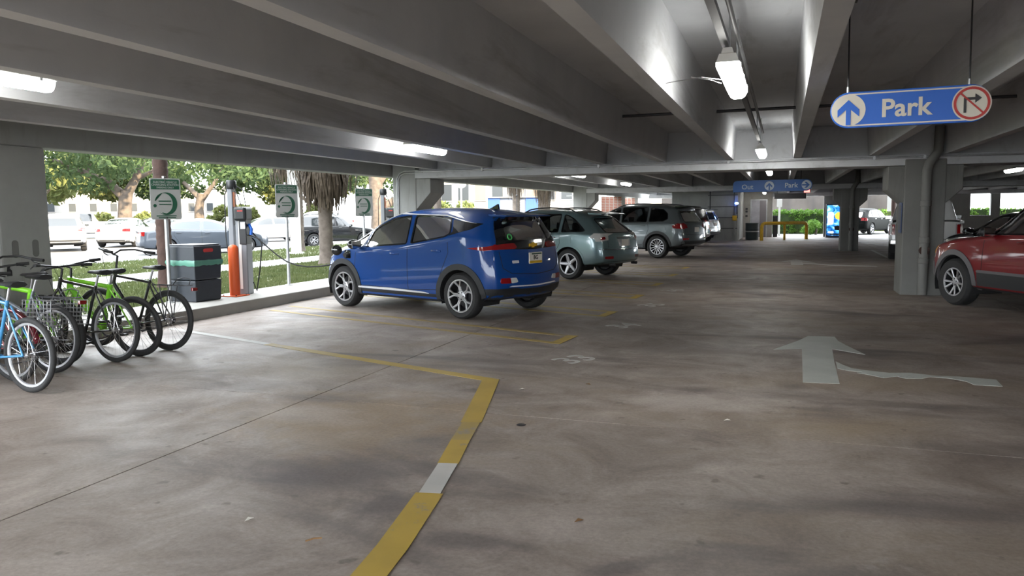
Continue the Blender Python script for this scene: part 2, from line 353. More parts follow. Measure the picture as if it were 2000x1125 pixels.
# ------------------------------------------------------------------ columns
def column(name, x0, x1, y0, y1, ztop, lab, corb=None, zb=-0.02, m='column_concrete'):
    r = empty(name, ((x0+x1)/2, (y0+y1)/2, zb), 0, lab, 'column', 'garage columns', 'structure')
    cx, cy = (x0+x1)/2, (y0+y1)/2
    MB().bb(x0-cx, x1-cx, y0-cy, y1-cy, 0, ztop-zb).build('shaft', m, r, bevel=0.02)
    for side in (corb or ()):
        e = 0.34 if side[1] == 'w' else 0.26
        s = 1 if side[0] == '+' else -1; xe = (x1-cx) if s > 0 else (x0-cx)
        poly = [(xe-s*.05, 2.285-zb), (xe+s*e, 2.285-zb), (xe+s*e, 1.98-zb if e > .3 else 1.87-zb), (xe, 1.62-zb), (xe-s*.05, 1.62-zb)]
        MB().prism(poly, y0-cy+.02, y1-cy-.02, 'xz').build('corbel', m, r, bevel=0.012)
    return r
column('column', -8.85, -8.19, 6.10, 6.72, 2.335, 'wide grey concrete column behind the bicycles with two dark smudges', None, 0.0)
c2 = column('column', -8.17, -7.6, 15.18, 15.95, 2.9, 'pale concrete column with corbel and conduits behind the blue hatchback roof', ('+w',))
column('column', -8.17, -7.6, 30.65, 31.4, 2.9, 'pale concrete column with corbel beyond the teal grey car', ('+w',))
c4 = column('column', 2.0, 2.66, 15.12, 15.95, 2.4, 'scuffed concrete column with drain pipe and blue sign, beside the red car', ('-n', '+n'), m='shaded_concrete')
c5 = column('column', 2.0, 2.62, 30.65, 31.35, 2.4, 'concrete column with drain pipe left of the distant dark car', ('-n', '+n'), m='shaded_concrete')
for s in (c4, c5): pass
mat('smudge', (0.13, 0.13, 0.125), 0.9)
for yy in (6.27, 6.52):
    o = MB().prism(rrect(-.04, .04, -.10, .10, .038), 0, .003, 'yz').build('smudge_mark', 'smudge', None, loc=(-8.19, yy, 1.17)); tag(o, 'dark oval smudge on the wide column, %s one' % ('nearer the left edge' if yy < 6.4 else 'nearer the lawn'), 'stain')
o = MB().prism([(-.03,-.06),(.03,-.06),(.03,.0),(.0,.03),(.03,.07),(-.02,.06),(-.03,.0)], 0, .003, 'yz').build('paint_mark', 'sign_black', None, loc=(-8.19, 6.18, .93)); tag(o, 'small black scribble low on the wide column', 'graffiti')
# conduits on the pale column
pc = empty('wall_conduit', (-7.6, 15.1, 0), 0, 'pair of thin galvanised conduits bending down the pale column', 'conduit')
for dx in (0, .05):
    MB().tube([(-.42-dx*.6, .06, .2), (-.42-dx*.6, .06, 2.25+dx), (-.36-dx*.4, .05, 2.36+dx), (-.25, .04, 2.405+dx), (.2, .03, 2.41+dx)], .012, 8).build('conduit', 'galvanised', pc, 0.8)
# drain pipes on the middle columns
def drain(x, y, lab):
    r = empty('drain_pipe', (x, y, 0), 0, lab, 'pipe', 'drain pipes on columns')
    MB().tube([(0,0,.02), (0,0,2.2), (.03,0,2.32), (.1,0,2.42), (.16,.0,2.52), (.17,.0,2.95)], .078, 14).build('pipe', 'shaded_concrete', r, 0.8)
    for z in (.62, .98, 1.62): MB().lathe([(.085,z-.05),(.092,z-.045),(.092,z+.045),(.085,z+.05)], n=14).build('coupling', 'shaded_concrete', r, 0.8)
    MB().lathe([(.085,0),(.085,.05),(.05,.06)], (0,-.06,.80), 'y', 14).build('cleanout_cap', 'brown_bark', r, 0.8)
drain(2.34, 15.03, 'pale cast drain pipe strapped to the scuffed column, beside the red car')
drain(2.36, 30.56, 'grey drain pipe on the distant middle column')
mat('column_sign_blue', (0.03, 0.06, 0.15), .5)
cs = empty('column_sign', (1.99, 15.3, 1.37), 0, 'narrow blue sign panel on the edge of the scuffed column', 'sign')
MB().bb(-.012, 0, -.15, .16, -.27, .27).build('panel', 'column_sign_blue', cs); MB().prism(rrect(-.1,.1,-.22,.22,.03), -.014, -.012, 'yz').build('faded_field', 'dark_metal', cs)
# ------------------------------------------------------------------ brick wall stub left of the wide column
bw = MB().bb(-8.50, -8.255, 4.4, 6.09, .17, 2.33).build('wall_left', 'mortar'); struct(bw, 'red brick wall stub at the far left behind the bicycles', 'wall')
bme = MB().bb(-.0, .02, -.095, .095, -.029, .029).mesh('brick')
bme.materials.append(M['brick'])
for row in range(31):
    for c in range(7):
        y = 5.99 - c*.205 - (0.1 if row % 2 else 0)
        link('brick', bme, None, bw, 0, (-8.26, y, .21 + row*.0695))
# ------------------------------------------------------------------ right wall, stair core and far wall
struct(MB().bb(XR-.3, XR, Y0, Y1, 0, 3.05).build('wall_right', 'column_concrete'), 'plain concrete wall closing the right side of the garage', 'wall')
struct(MB().bb(3.0, XR, Y0-.3, Y0, 0, 3.05).build('wall_front', 'column_concrete'), 'unseen concrete wall added behind the camera to cut light on the right side', 'wall')  # added out of view to keep back daylight off the right half
wf = MB()
FY = 46.5
for (x0, x1, z0, z1) in [(2.15, 3.95, 0, 2.5), (7.15, 9.35, 0, 2.5), (9.35, 10.3, 0, 1.15), (10.3, 10.72, 0, 2.5), (10.72, 14.0, 0, 1.15), (14.0, XR, 0, 2.5)]:
    wf.bb(x0, x1, FY, FY+.3, z0, z1)
struct(wf.build('wall_back', 'column_concrete'), 'concrete end wall with two window openings above the red car', 'wall')
struct(MB().bb(-.62, 2.2, FY-.2, FY+.3, 2.36, 2.6).bb(3.9, 7.3, FY-.2, FY+.3, 2.52, 2.7).build('trim_1', 'column_concrete'), 'concrete lintel over the far openings', 'lintel')
core = empty('stair_core', (-3.2, 42.5, 0), 0, 'pale concrete stair and elevator core at the far end', 'wall', kind='structure')
MB().bb(-2.2, 1.05, -2.6, 4.2, 0, 2.6).build('side_block', 'column_concrete', core)
MB().bb(1.05, 2.62, 3.35, 4.2, 0, 3.0).build('door_wall', 'kerb_concrete', core)
for z in (.62, 1.15, 1.70, 2.28): MB().bb(-.4, 1.05, -2.63, -2.6, z, z+.035).build('groove_strip', 'dark_metal', core)
MB().bb(-.32, -.26, -2.63, -2.6, 0, 2.6).build('groove_strip', 'dark_metal', core)
d = empty('door_1', (-1.32, 45.83, 0), 0, 'grey two-leaf elevator door in the pale core wall', 'door', kind='structure')
mat('lift_door', (0.30, 0.29, 0.31), 0.35, 0.4, var=0.2, vscale=2); mat('lift_door_dark', (0.17, 0.155, 0.165), 0.4, 0.3)
MB().bb(-.40, .05, -.03, 0, 0, 2.08).build('door_leaf', 'lift_door', d); MB().bb(.06, .40, -.03, 0, 0, 2.08).build('door_leaf', 'lift_door_dark', d)
MB().bb(-.46, -.40, -.05, .0, 0, 2.14).bb(.40, .46, -.05, 0, 0, 2.14).bb(-.4, .4, -.05, 0, 2.08, 2.14).build('door_frame', 'galvanised', d)
MB().bb(-.05, .15, -.04, 0, 2.3, 2.44).build('floor_indicator', 'column_concrete', d)
for z in (1.15, 1.4, 1.55): MB().bb(-.72, -.6, -.035, 0, z, z+.11).build('call_plate', 'dark_metal', d)
# hanging conduits, sprinkler pipes
o = MB().tube([(-7.5, 15.1, 2.435), (0, 15.1, 2.435), (9, 15.1, 2.43), (20, 15.1, 2.43)], .018, 8).build('ceiling_conduit', 'galvanised', None, 0.8); tag(o, 'long thin conduit running across the front of the nearest girder', 'conduit')
for x in (-6,-3.5,-1,1.5,2.3,4.5,7): MB().bb(x-.02, x+.02, 15.07, 15.13, 2.405, 2.465).build('clamp', 'galvanised', o)
o = MB().tube([(-2.4, 10.8, 2.86), (6, 10.8, 2.86)], .02, 8).build('sprinkler_pipe', 'dark_metal', None, 0.8); tag(o, 'dark thin pipe crossing through the ceiling ribs behind the hanging lamp', 'pipe')
r = empty('lighting_strut', (-.38, 0, 0), 0, 'pair of steel struts and conduit carrying the middle row of lamps', 'strut')
MB().bb(-.05, -.0, -3, 15.0, 2.66, 2.70).build('strut', 'strut_grey', r); MB().tube([(.06,-3,2.70),(.06,12.4,2.70)], .016, 8).build('conduit', 'strut_grey', r, 0.8)
for y in (0.5, 4.6, 8.3, 12.1): MB().tube([(-.02, y, 2.70), (-.02, y, 3.05)], .008, 6).build('drop_rod', 'galvanised', r)
# ------------------------------------------------------------------ fluorescent fixtures
def fixture_meshes():
    body = MB().prism([(-.075,.06),(.075,.06),(.055,.115),(-.055,.115)], -.64, .64, 'xz').prism([(-.04,.115),(.04,.115),(.03,.15),(-.03,.15)], -.66, .66, 'xz')
    lens = MB().prism([(-.078,.062),(-.076,.03),(-.055,-.005),(-.03,-.02),(.03,-.02),(.055,-.005),(.076,.03),(.078,.062)], -.62, .62, 'xz')
    clip = MB().bb(-.083,.083,-.012,.012,.045,.075)
    return body.mesh('housing'), lens.mesh('diffuser'), clip.mesh('latch'), MB().tube([(0,0,.14),(0,0,.62)], .008, 6).mesh('hanger')
FM = fixture_meshes()
for me, mm in zip(FM, ('white_enamel', 'tube_glow', 'galvanised', 'galvanised')): me.materials.append(M[mm])
def fixture(x, y, z, lab, rz=0.0, hang=3.06):
    r = empty('ceiling_lamp', (x, y, z), rz, lab, 'lamp', 'fluorescent ceiling lamps')
    link('housing', FM[0], None, r); link('diffuser', FM[1], None, r)
    for yy in (-.5, 0, .5): link('latch', FM[2], None, r, 0, (0, yy, 0))
    for yy in (-.45, .45):
        h = link('hanger', FM[3], None, r, 0, (0, yy, 0)); h.scale.z = max(.3, (hang-z)/.62)
    return r
LAMPS = [(-.38, 6.1, 2.47, 'glowing fluorescent lamp hanging nearest, left of the park sign'), (-.38, 14.0, 2.47, 'glowing fluorescent lamp hanging just before the girder, down the middle row'),
 (-5.34, 3.83, 2.50, 'glowing long lamp cut by the left edge of the photo, above the bicycles'), (-5.34, 11.05, 2.50, 'glowing long lamp on the ceiling above the pale column and blue hatchback'),
 (-5.34, 20.5, 2.50, 'lamp glowing faintly just past the girder behind the pale column'), (-5.34, 27.4, 2.47, 'lamp glowing above the teal grey car beyond the first girder'), (-5.34, 35.2, 2.47, 'lamp glowing above the charcoal grey car, far down the left row'),
 (-.38, 22.0, 2.5, 'lamp of the middle row half hidden above the out and park sign'), (-1.0, 44.2, 2.42, 'lamp glowing at the elevator door, below the out and park sign'), (-.38, 38.2, 2.5, 'lamp of the middle row far behind the out and park sign'),
 (5.8, 24.0, 2.5, 'lamp glowing at the right edge above the red car')]
for (x, y, z, lab) in LAMPS: fixture(x, y, z, lab)
w = MB().tube([(-.46,6.0,2.5),(-.6,5.95,2.52),(-.78,5.93,2.50),(-.86,5.93,2.49)], .004, 5).tube([(-.46,6.05,2.48),(-.55,6.02,2.51),(-.68,5.98,2.53)], .004, 5).build('loose_wire', 'chrome'); tag(w, 'loose pale wire sticking out beside the nearest hanging lamp', 'wire')
# ------------------------------------------------------------------ painted markings on the floor
def ribbon(pts, w, z=0.003):
    mb = MB(); L = []; R_ = []
    for i, p in enumerate(pts):
        a = Vector(pts[max(i-1,0)]); b = Vector(pts[min(i+1,len(pts)-1)]); t = (b-a).normalized(); n = Vector((-t.y, t.x))
        L.append(Vector(p)+n*w/2); R_.append(Vector(p)-n*w/2)
    for i in range(len(pts)-1):
        q = [L[i], L[i+1], R_[i+1], R_[i]]
        mb.add([(c.x,c.y,z) for c in q]+[(c.x,c.y,0.0005) for c in q], [(0,1,2,3),(0,4,5,1),(2,6,7,3),(1,5,6,2),(0,3,7,4)])
    return mb
def flat(poly, z=0.003):
    n = len(poly); return MB().add([(x,y,z) for x,y in poly]+[(x,y,.0005) for x,y in poly], [tuple(range(n))]+[(i,(i+1)%n,n+(i+1)%n,n+i) for i in range(n)])
D = Vector((-.9522, .3054))
def along(p, t): return (p[0]+D.x*t, p[1]+D.y*t)
# near bay edge: bent line
def split_line(name, pieces, lab):
    r = empty(name, (0,0,0), 0, lab, 'painted line')
    for k, (mb, m) in enumerate(pieces): mb.build('paint_strip', m, r, loc=(0, 0, .0004*k))
    return r
e_far, e_near = (-2.50, 6.43), (-1.40, 2.1)
def lerp2(a, b, t): return (a[0]+(b[0]-a[0])*t, a[1]+(b[1]-a[1])*t)
split_line('bay_line', [
    (ribbon([along(e_far, -.06), along(e_far, 1.0), along(e_far, 2.1)], .12), 'yellow_paint'),
    (ribbon([along(e_far, 2.1), along(e_far, 3.4)], .12), 'yellow_paint_old'), (ribbon([along(e_far, 3.4), along(e_far, 5.6)], .10), 'white_paint_old'),
    (ribbon([(-2.50, 6.44), (-2.12, 5.05)], .155), 'yellow_paint'), (ribbon([(-2.12, 5.05), (-2.02, 4.62)], .13), 'yellow_paint_old'),
    (ribbon([(-2.02, 4.62), (-1.90, 4.15)], .13), 'yellow_paint'), (ribbon([(-1.90, 4.15), (-1.79, 3.66)], .12), 'white_paint_old'),
    (ribbon([(-1.79, 3.66), (-1.66, 3.0), (-1.40, 1.2)], .155), 'yellow_paint')], 'bent yellow bay line running from the bicycles to the near edge of the floor')
bay_names = ['yellow hairpin bay line in front of the blue hatchback', 'yellow hairpin bay line between the blue hatchback and the teal grey car', 'yellow hairpin bay line behind the teal grey car', 'yellow bay line before the charcoal grey car', 'yellow bay line beside the far silver car', 'farthest yellow bay line before the stair core']
for i in range(6):
    y = 9.03 + 2.42*i
    a, b = (-2.44, y), (-2.50, y-.52)
    split_line('bay_line', [(ribbon([along(a, 0), along(a, 2.8)], .10), 'yellow_paint_old'), (ribbon([along(a, 2.8), along(a, 5.6)], .09), 'white_paint_old' if i % 2 else 'yellow_paint_old'),
        (ribbon([along(b, 0), along(b, 2.6)], .10), 'yellow_paint_old'), (ribbon([along(b, 2.6), along(b, 5.5)], .09), 'yellow_paint_old'),
        (ribbon([(a[0]+.02, a[1]+.05), (b[0]+.02, b[1]-.05)], .13), 'yellow_paint')], bay_names[i])
for k, (n, p) in enumerate((('33', (-2.0, 7.61)), ('34', (-1.98, 10.09)), ('35', (-1.98, 12.45)), ('36', (-1.97, 14.9)))):
    o = link('bay_number', text_mesh(n, .46, .001, .004).copy(), 'white_paint_old', None, 0, (p[0], p[1], .002), (0, 0, 1.08))
    tag(o, ['white bay number painted nearest, in front of the blue hatchback', 'white bay number painted behind the blue hatchback', 'faded white bay number before the teal grey car', 'faint white bay number beside the teal grey car'][k], 'number')
ar = empty('floor_arrow', (.38, 8.4, 0), 0, 'worn white straight-and-turn arrow painted in the aisle', 'arrow')
ar_pts = [(-.069,8.769),(.20,9.45),(.318,9.83),(.62,9.87),(.64,9.55),(.70,9.30),(.852,8.728),(.70,8.85),(.543,8.99),(.52,8.2),(.504,7.181),(.2,7.151),(.215,8.0),(.229,8.92),(.10,8.85)]
flat([(x-.38,y-8.4) for x,y in ar_pts]).build('arrow_head', 'white_paint', ar)
tail = [(.535,8.25),(.585,8.10),(.66,7.93),(.80,7.86),(.97,7.80),(1.15,7.86),(1.36,7.79),(1.55,7.81),(1.83,7.76),(1.815,7.48),(1.60,7.47),(1.57,7.60),(1.45,7.70),(1.30,7.72),(1.22,7.62),(1.08,7.58),(1.02,7.66),(.90,7.55),(.78,7.66),(.69,7.72),(.74,7.78),(.62,7.80),(.53,7.88)]
flat([(x-.38,y-8.4) for x,y in tail]).build('arrow_tail', 'white_paint', ar)
a2 = empty('floor_arrow', (.4, 24.0, 0), 0, 'faint white arrow far down the aisle', 'arrow')
flat([(-.5,-.2),(.0,1.2),(.5,-.2),(.16,.05),(.16,-1.4),(-.16,-1.4),(-.16,.05)]).build('arrow_head', 'white_paint_old', a2); flat([(.16,-.7),(1.0,-1.5),(2.0,-1.7),(2.0,-1.3),(1.0,-1.1),(.16,-.3)]).build('arrow_tail', 'white_paint_old', a2)
for k, (p, q) in enumerate((((3.14, 26.6), (3.15, 31.4)), ((4.3, 34), (3.4, 38.5)), ((3.5, 20.6), (3.3, 22.5)))):
    tag(ribbon([p, q], .10).build('bay_line', 'white_paint_old'), ['white stall line on the floor left of the white pickup', 'white stall line beyond the white pickup', 'white stall line behind the scuffed column'][k], 'painted line')
# crumbs and leaves lying on the floor
rng = random.Random(4)
mat('leaf_brown', (0.22, 0.12, 0.05), 0.8); mat('paper', (0.75, 0.72, 0.66), 0.8)
for k, (x, y, m, nm, lab) in enumerate([(-.92, 3.55, 'leaf_brown', 'fallen_leaf', 'small orange fallen leaf on the open floor'), (-.35, 5.66, 'paper', 'paper_scrap', 'pale paper scrap near the floor joint'), (-2.5, 3.05, 'paper', 'paper_scrap', 'white paper scrap left of the thick yellow line'), (-2.1, 6.15, 'paper', 'paper_scrap', 'white scrap by the corner of the bent yellow line'), (-1.75, 5.1, 'sign_black', 'tar_spot', 'round black tar spot beside the floor joint'), (-2.05, 2.95, 'leaf_brown', 'twig', 'thin dark twig on the floor left of the yellow line'), (-1.6, 6.5, 'leaf_brown', 'fallen_leaf', 'brown fallen leaf right of the bent yellow line')]):
    if nm == 'tar_spot': mb = MB().lathe([(.0,.004),(.03,.004),(.036,.001)], n=12)
    elif nm == 'twig': mb = MB().tube([(-.04,.01,.006),(0,0,.008),(.03,-.02,.006)], .004, 6)
    else: mb = MB().add([(-.028,-.006,.004),(-.005,-.016,.010),(.028,0,.004),(.004,.016,.011)], [(0,1,2),(0,2,3)]).add([(-.028,-.006,.003),(-.005,-.016,.009),(.028,0,.003),(.004,.016,.010)], [(2,1,0),(3,2,0)])
    tag(mb.build(nm, m, None, loc=(x,y,.001), rot=(0,0,rng.random()*3)), lab, 'debris')
# ------------------------------------------------------------------ vehicles
def smooth01(t): t = max(0.0, min(1.0, t)); return t*t*(3-2*t)
def interp(tab, x):
    xs_ = [p[0] for p in tab]; zs = [p[1] for p in tab]
    return float(np.interp(x, xs_, zs))
def srt(tab): return sorted(tab)
def body_mesh(S, level):
    L2 = S['L']/2
    T = {k: srt(S[k]) for k in ('top', 'belt', 'wid', 'roofw', 'sill')}
    us = np.concatenate([[-1, -.975, -.93, -.86], np.linspace(-.77, .77, 19), [.86, .93, .975, 1]])
    rows = []
    for u in us:
        x = u*L2; t = interp(T['top'], x); b = min(interp(T['belt'], x), t-.02); w = interp(T['wid'], x); s = interp(T['sill'], x); rw = min(interp(T['roofw'], x), w*.93)
        g = t-b; k = smooth01((g-.08)/.3)
        mix = lambda a, c: a*(1-k)+c*k
        half = [(0, s), (.45*w, s), (.84*w, s+.005), (.965*w, s+.06), (.995*w, s+.25*(b-s)), (w, s+.62*(b-s)), (.975*w, b-.015),
                (mix(.93*w, .94*w), mix(b+.35*g, b+.045)), (mix(.86*w, .94*w+(rw-.94*w)*.55), mix(b+.6*g, b+.5*g)), (mix(.74*w, rw), mix(b+.8*g, t-.085)),
                (mix(.6*w, .84*rw), mix(b+.93*g, t-.028)), (mix(.3*w, .42*rw), t-.006), (0, t)]
        rows.append((x, half))
    n = 13
    def warp(x, y, z, w):
        r = interp(srt(S['rear']), z); f = interp(srt(S['front']), z)
        sr = smooth01(1-(x+L2)/S.get('rfall', .9)); sf = smooth01(1-(L2-x)/S.get('ffall', .7))
        x2 = x + r*sr - f*sf
        bul = min(1.0, (y/max(w, .1))**2)
        x2 += S.get('bulr', .10)*bul*smooth01(1-(x+L2)/.35) - S.get('bulf', .16)*bul*smooth01(1-(L2-x)/.35)
        return x2
    bm = bmesh.new(); ring = []
    for (x, half) in rows:
        w = interp(T['wid'], x); vs = []
        pts = [(-y, z) for (y, z) in half[1:-1]][::-1]      # right side, top to bottom
        seq = half + pts                                     # left bottom->top, then right top->bottom
        ring.append([bm.verts.new((warp(x, y, z, w), y, z)) for (y, z) in seq])
    m = len(ring[0])
    for i in range(len(ring)-1):
        for j in range(m): bm.faces.new((ring[i][j], ring[i][(j+1) % m], ring[i+1][(j+1) % m], ring[i+1][j]))
    fr = [-.85, -.45, 0, .45, .85]
    for e, (x, half) in ((0, rows[0]), (-1, rows[-1])):
        R_ = ring[e]; w = interp(T['wid'], x)
        lf = lambda i: R_[i]; rt = lambda i: R_[(m-i) % m]
        grid = []
        for i in range(3, 10):
            y, z = half[i]
            row = [rt(i)] + [bm.verts.new((warp(x, f*y, z, w), f*y, z)) for f in fr] + [lf(i)]
            grid.append(row)
        bot = [rt(2), rt(1), lf(0), lf(1), lf(2)]; tp = [rt(10), rt(11), lf(12), lf(11), lf(10)]
        for a in range(len(grid)-1):
            for c in range(6): bm.faces.new((grid[a][c], grid[a][c+1], grid[a+1][c+1], grid[a+1][c]))
        for (edge, row) in ((bot, grid[0]), (tp, grid[-1])):
            for c in range(4): bm.faces.new((edge[c], edge[c+1], row[c+2], row[c+1]))
            bm.faces.new((row[0], edge[0], row[1])); bm.faces.new((row[6], edge[4], row[5]))
    bmesh.ops.recalc_face_normals(bm, faces=bm.faces)
    cl_ = bm.edges.layers.float.new('crease_edge')
    for i in range(len(ring)-1):
        for j, cr in ((6, .35), (m-6, .35), (9, .25), (m-9, .25), (3, .5), (m-3, .5)):
            e = bm.edges.get((ring[i][j], ring[i+1][j]))
            if e: e[cl_] = cr
    me = bpy.data.meshes.new('cage'); bm.to_mesh(me); bm.free()
    o = bpy.data.objects.new('cage', me); COL.objects.link(o)
    sm = o.modifiers.new('s', 'SUBSURF'); sm.levels = level; sm.render_levels = level
    dg = bpy.context.evaluated_depsgraph_get(); out = bpy.data.meshes.new_from_object(o.evaluated_get(dg))
    bpy.data.objects.remove(o); bpy.data.meshes.remove(me)
    return out
RAYS = {'L': (lambda a, b: (Vector((a, 3, b)), Vector((0, -1, 0)))), 'R': (lambda a, b: (Vector((a, -3, b)), Vector((0, 1, 0)))),
        'rear': (lambda a, b: (Vector((-5, a, b)), Vector((1, 0, 0)))), 'front': (lambda a, b: (Vector((5, a, b)), Vector((-1, 0, 0)))),
        'top': (lambda a, b: (Vector((a, b, 4)), Vector((0, 0, -1))))}
def hit(bvh, mode, a, b):
    o, d = RAYS[mode](a, b); r = bvh.ray_cast(o, d)
    if r[0] is None:
        r = bvh.find_nearest(o + d*2.2)
    n = r[1]
    if n.dot(d) > 0: n = -n
    return r[0], n
def densify(poly, step=.05):
    out = []
    for i, p in enumerate(poly):
        q = poly[(i+1) % len(poly)]; d = math.hypot(q[0]-p[0], q[1]-p[1]); k = max(1, int(d/step))
        for t in range(k): out.append((p[0]+(q[0]-p[0])*t/k, p[1]+(q[1]-p[1])*t/k))
    return out
def roundpoly(poly, r=.04, n=3):
    out = []; N_ = len(poly)
    for i in range(N_):
        p = Vector(poly[i]); a = Vector(poly[i-1]); c = Vector(poly[(i+1) % N_])
        da = min(r, (a-p).length*.45); dc = min(r, (c-p).length*.45)
        s = p + (a-p).normalized()*da; e = p + (c-p).normalized()*dc
        for k in range(n+1):
            t = k/n; out.append(tuple(s*(1-t)**2 + p*2*t*(1-t) + e*t*t))
    return out
def patch(bvh, poly, mode, off=.004, skirt=.012, step=.07):
    poly = densify(poly, step)
    bm = bmesh.new(); f = bm.faces.new([bm.verts.new((p[0], p[1], 0)) for p in poly])
    for ax in (0, 1):
        lo = min(p[ax] for p in poly); hi = max(p[ax] for p in poly)
        c = lo + step
        while c < hi - step*.3:
            no = (1, 0, 0) if ax == 0 else (0, 1, 0); co = (c, 0, 0) if ax == 0 else (0, c, 0)
            bmesh.ops.bisect_plane(bm, geom=bm.verts[:]+bm.edges[:]+bm.faces[:], plane_co=co, plane_no=no); c += step
    bmesh.ops.triangulate(bm, faces=[f for f in bm.faces if len(f.verts) > 4])
    bnd = [e for e in bm.edges if len(e.link_faces) == 1]
    be = [(e.verts[0], e.verts[1]) for e in bnd]
    P = {}
    for v in bm.verts:
        p, n = hit(bvh, mode, v.co.x, v.co.y); P[v] = (p, n)
    low = {}
    for a, b in be:
        for v in (a, b):
            if v not in low: low[v] = bm.verts.new(P[v][0] + P[v][1]*(off-skirt))
    for v, (p, n) in P.items(): v.co = p + n*off
    for a, b in be: bm.faces.new((a, b, low[b], low[a]))
    bmesh.ops.recalc_face_normals(bm, faces=bm.faces)
    me = bpy.data.meshes.new('patch'); bm.to_mesh(me); bm.free(); shade(me, .8)
    return me
def strip(bvh, pts, mode, w=.008, off=.0015, closed=False, step=.05, thick=0.004):
    P = densify(pts, step)
    if not closed:
        k = [i for i, p in enumerate(P) if abs(p[0]-pts[-1][0]) < 1e-6 and abs(p[1]-pts[-1][1]) < 1e-6]
        P = P[:k[0]+1] if k else P
    H = [hit(bvh, mode, *p) for p in P]; n = len(H); mb = MB(); vs = []
    for i in range(n):
        a = H[(i-1) % n if closed else max(i-1, 0)][0]; b = H[(i+1) % n if closed else min(i+1, n-1)][0]
        t = (b-a).normalized() if (b-a).length > 1e-7 else Vector((1, 0, 0)); nn = H[i][1]; s = t.cross(nn).normalized()
        p = H[i][0]
        vs += [p + s*w/2 - nn*thick, p + s*w/2 + nn*off, p - s*w/2 + nn*off, p - s*w/2 - nn*thick]
    fs = []
    for i in range(n if closed else n-1):
        j = (i+1) % n
        for a, b in ((0, 1), (1, 2), (2, 3)): fs.append((i*4+a, i*4+b, j*4+b, j*4+a))
    if not closed: fs += [(0, 3, 2, 1), (4*n-4, 4*n-3, 4*n-2, 4*n-1)]
    me = bpy.data.meshes.new('strip'); me.from_pydata([tuple(v) for v in vs], [], fs); me.update(); return me
def inpoly(x, y, poly):
    c = False; j = len(poly)-1
    for i in range(len(poly)):
        xi, yi = poly[i]; xj, yj = poly[j]
        if (yi > y) != (yj > y) and x < (xj-xi)*(y-yi)/(yj-yi)+xi: c = not c
        j = i
    return c
def nearest_on(poly, x, y):
    best = None; bd = 1e9
    for i in range(len(poly)):
        ax, ay = poly[i]; bx, by = poly[(i+1) % len(poly)]; dx, dy = bx-ax, by-ay
        t = max(0, min(1, ((x-ax)*dx+(y-ay)*dy)/max(dx*dx+dy*dy, 1e-9))); qx, qy = ax+dx*t, ay+dy*t
        d = (qx-x)**2+(qy-y)**2
        if d < bd: bd = d; best = (qx, qy)
    return best
WHEEL_CACHE = {}
def wheel_parts(R, wd, style, rimr):
    key = (R, wd, style, rimr)
    if key in WHEEL_CACHE: return WHEEL_CACHE[key]
    h = wd/2
    tire = MB().lathe([(rimr, -h*.8), (rimr+.015, -h*.95), (R*.9, -h), (R-.015, -h*.82), (R, -h*.6), (R, h*.6), (R-.015, h*.82), (R*.9, h), (rimr+.015, h*.95), (rimr, h*.8)], axis='y', n=40, cap=False)
    rim = MB().lathe([(rimr+.004, h*.86), (rimr+.004, h*.80), (rimr-.018, h*.78), (rimr-.022, h*.2), (rimr-.03, -h*.7), (.0, -h*.7)], axis='y', n=40, cap=False)
    lip = MB().lathe([(rimr+.006, h*.80), (rimr+.006, h*.90), (rimr-.012, h*.90), (rimr-.02, h*.78)], axis='y', n=40, cap=False)
    sp = MB(); hub = MB().lathe([(.075, h*.30), (.075, h*.62), (.055, h*.72), (.028, h*.72), (.026, h*.76), (0, h*.77)], axis='y', n=20, cap=False)
    def bar(a0, r0, a1, r1, w0, w1, y0, y1, t=.022):
        p0 = Vector((r0*math.cos(a0), y0, r0*math.sin(a0))); p1 = Vector((r1*math.cos(a1), y1, r1*math.sin(a1)))
        d = (p1-p0); d.y = 0; d.normalize(); s = Vector((-d.z, 0, d.x)); up = Vector((0, t/2, 0)); vs = []
        for p, w in ((p0, w0), (p1, w1)): vs += [p+s*w/2-up, p+s*w/2+up*.6, p+s*w*.25+up*1.3, p-s*w*.25+up*1.3, p-s*w/2+up*.6, p-s*w/2-up]
        sp.add(vs, [(0,1,2,3,4,5), (11,10,9,8,7,6)] + [(i, (i+1) % 6, 6+(i+1) % 6, 6+i) for i in range(6)])
    nsp, kind = style
    for i in range(nsp):
        a = PI/2 + 2*PI*i/nsp
        if kind == 'split':
            for s in (-1, 1): bar(a+s*.20, .07, a+s*.085, rimr*.62, .026, .026, h*.55, h*.62); bar(a+s*.085, rimr*.60, a+s*.27, rimr-.008, .026, .034, h*.62, h*.80)
        elif kind == 'vee':
            for s in (-1, 1): bar(a+s*.10, .06, a+s*.26, rimr-.008, .030, .036, h*.55, h*.80)
        elif kind == 'twin':
            for s in (-1, 1): bar(a+s*.28, .06, a+s*.12, rimr-.008, .022, .030, h*.55, h*.80)
        else: bar(a, .05, a, rimr-.008, .085, .062, h*.55, h*.80, .03)
    disc = MB().lathe([(rimr*.68, -h*.2), (rimr*.68, -h*.1), (.06, -h*.1)], axis='y', n=28)
    nuts = MB()
    for i in range(5):
        a = PI/2 + 2*PI*(i+.5)/5; nuts.lathe([(.011, h*.6), (.011, h*.75), (0, h*.76)], (.05*math.cos(a), 0, .05*math.sin(a)), 'y', 6)
    out = []
    for nm, mb, mm, sm in (('tire', tire, 'rubber', .7), ('rim', rim, 'dark_metal', .7), ('rim_lip', lip, 'alloy', .7), ('spokes', sp, 'alloy', None), ('hub', hub, 'alloy', .6), ('brake_disc', disc, 'dark_metal', .6), ('lug_nuts', nuts, 'dark_metal', None)):
        me = mb.mesh(nm, sm); me.materials.append(M[mm]); out.append((nm, me))
    WHEEL_CACHE[key] = out
    return out
def sym(poly): return poly
